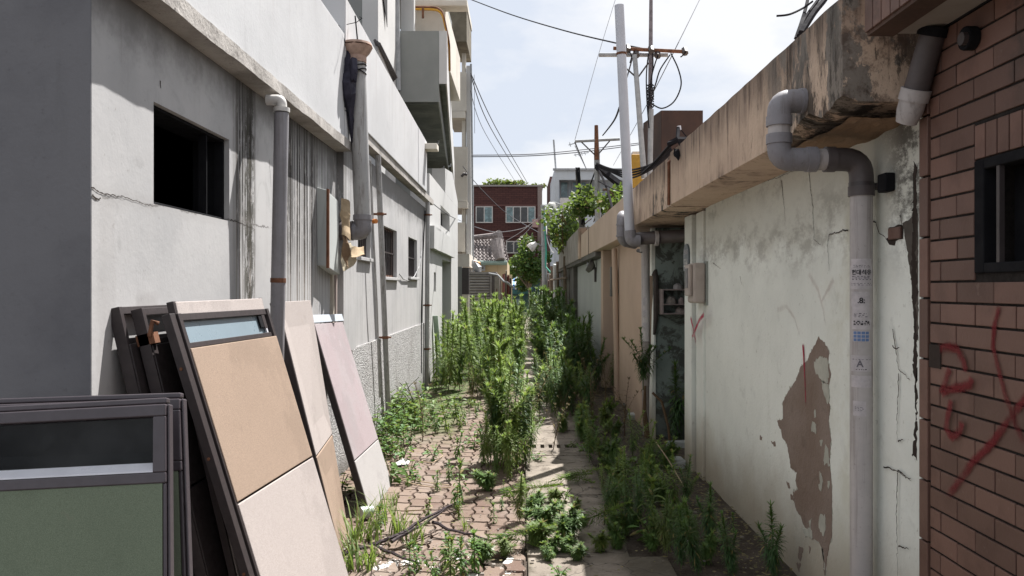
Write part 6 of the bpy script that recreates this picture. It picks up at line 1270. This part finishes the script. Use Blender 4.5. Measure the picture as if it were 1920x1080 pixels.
for i, (px, py, s) in enumerate(((725,790,1.15),(745,800,1.0),(715,830,1.0),(735,838,.95),(755,812,.7),(710,795,1.2),(728,862,.6))):
    q = ong(px, py); plant('broad%d' % (i % 3), max(q.x, -1.36), q.y, s, ['tall broad leafed weed against the pebble dash wall', 'broad leafed weed beside the leaning drain pipe foot', 'broad leafed weed behind the farthest panel', 'broad leafed weed nearest the folded paper', 'low broad leafed weed on the moss', 'highest broad leafed weed behind the farthest panel', 'lowest broad leafed weed at the panel edge'][i], 'broad leafed weeds by the left wall', name='broadleaf_weed')
for i in range(3): K['sprig%d' % i] = broad(650+i, .16, 4, 6, .07)
zone(22, lambda: -1.3 + abs(rr.gauss(0, .38)), lambda: rr.uniform(5.4, 10), ['sprig0','sprig1','sprig2'], (.5, 1.2), 'low broad leafed sprig in the paving joints', 'broad leafed sprigs in the paving', name='sprig', mind=.12)
zone(14, lambda: rr.uniform(.1, 1.2), lambda: rr.uniform(3.9, 8), ['sprig0','sprig1','sprig2'], (.5, 1.0), 'low broad leafed sprig in the shade beside the path', 'broad leafed sprigs in the shade', name='sprig', mind=.12)
K['deadweed'] = kindmesh('x', .7, 26, 930, M['dead'], bare=.2, ll=.08, branches=3, lean=.3, wid=.010); K['deadweed'][0].materials.clear(); K['deadweed'][0].materials.append(M['stemd'])
zone(16, lambda: rr.uniform(-1.2, 1.1), lambda: rr.uniform(6.8, 13), ['deadweed'], (.5, 1.1), 'dry brown dead weed stalk among the green weeds', 'dead weed stalks', name='dead_weed', mind=.2)
K['shrub'] = kindmesh('x', .8, 120, 901, M['leafd'], bare=.22, ll=.12, branches=7, lean=.45, wid=.018)
plant('shrub', 1.17, 7.66, .72, 'straggly shrub growing out of the broken wall end below the grey pipe', None, z=.52, name='shrub', cat='shrub')
m = MB(); m.tube([(1.22,7.74,.05), (1.19,7.72,.3), (1.20,7.74,.55)], [.03,.022,.012], 7); m.tube([(1.25,7.6,.5), (1.33,7.55,.42), (1.38,7.5,.2), (1.40,7.5,.02)], .014, 6); o = m.build('shrub_root', M['stemd'], own=True); tag(o, 'dark twisted root stem under the straggly shrub', 'root')
# tree and vines
def crown(n, cx, cy, cz, rx, ry, rz, s, seed, lumps=9, flatk=1.):
    r2 = random.Random(seed); G = MB(); C = []
    for i in range(lumps):
        a, b, c = r2.gauss(0,.42), r2.gauss(0,.42), r2.gauss(0,.42); C.append((Vector((cx + a*rx, cy + b*ry, cz + c*rz)), r2.uniform(.35,.6)))
    for i in range(n):
        c, k = C[r2.randrange(lumps)]; v = Vector((r2.gauss(0,1), r2.gauss(0,1), r2.gauss(0,1))).normalized() * (r2.random()**.4) * k; p = c + Vector((v.x*rx, v.y*ry, v.z*rz)); d = Vector((r2.gauss(0,1), r2.gauss(0,1), r2.gauss(0,.6))).normalized(); e = d.orthogonal(); e.rotate(Matrix.Rotation(r2.uniform(0,6.28), 3, d)); L_ = s*r2.uniform(.6,1.3); q = len(G.v)
        G.v += [p, p + d*L_*.45 + e*L_*.28, p + d*L_, p + d*L_*.45 - e*L_*.28]; G.f.append((q, q+1, q+2, q+3))
    return G
tr = thing('tree', 'round dark leafed tree in front of the red brick building', 'tree', (.4, 44, 0))
c = W(990, 508, 44); crown(4600, c.x, 44, c.z, 1.0, 1.2, 1.2, .17, 5, 12).build('crown', M['tree'], tr); m = MB(); m.tube([(c.x + .2, 44, 0), (c.x + .1, 44, 1.4), c], [.12,.09,.05], 7)
for k in range(5): m.tube([(c.x + .1, 44, 1.4), c + Vector((random.uniform(-.8,.8), random.uniform(-.5,.5), random.uniform(-.1,.8)))], [.05,.02], 5)
m.build('trunk', M['wood'], tr)
vn = [('bushy vine spilling over the far end of the right eave', W(1066,420,20), .55, 2.0, .55, 1500, .12), ('leafy vine crown standing on the roof behind the short pole', W(1112,385,16.5), .45, .9, .36, 1500, .10), ('vine clump on the roof left of the tall white stack', W(1150,372,14), .26, .8, .24, 1100, .09), ('vine tangle hanging down over the old grey parapet', W(1056,452,21), .30, 1.6, .40, 800, .11)]
for i, (lb, c, rx, ry, rz, n, s) in enumerate(vn):
    v = thing('climbing_vine', lb, 'vine', (c.x, c.y, c.z - .6), 'vines on the right roofs'); crown(n, c.x, c.y, c.z, rx, ry, rz, s, 40+i, 9).build('foliage', M['vine'], v); m = MB()
    for k in range(7): m.tube(sag((c.x + random.uniform(-.2,.3), c.y + random.uniform(-.5,.5), c.z - rz), (c.x + random.uniform(-rx,rx), c.y + random.uniform(-ry,ry), c.z + random.uniform(-.2,rz)), -.1, 6), .012, 4)
    m.build('stem', M['stemd'], v)
v = thing('roof_weeds', 'green weeds growing along the roof edge of the red brick building', 'plant', (-1, 60, 9)); c = W(950, 347, 60.3)
G = crown(900, c.x, 60.4, c.z, 2.2, .5, .32, .22, 71, 12); G.build('foliage', M['vine'], v)
# backing so gaps between the far structures show buildings instead of horizon
for i, (x0, x1, y, z, mt, lb) in enumerate(((-14, -6.5, 40, 9, 'white2', 'white block behind the stair tower on the left'), (8, 20, 60, 7, 'farwhite', 'pale block far behind the right roofs'), (1.6, 3.6, 58, 5.2, 'redbrick', 'dark brick block behind the street lamp'))):
    m = MB(); m.box(x0, x1, y, y + 6, 0, z); m.box(x0 - .1, x1 + .1, y - .1, y + 6, z + .003, z + .2); o = m.build('background_building', M[mt], own=True); tag(o, lb, 'building')
bpy.context.view_layer.update()
for o in list(col.objects):                      # nothing may be left unlabelled at top level
    if o.parent is None and o.type in ('MESH', 'EMPTY') and 'label' not in o and 'kind' not in o: print('UNLABELLED', o.name)
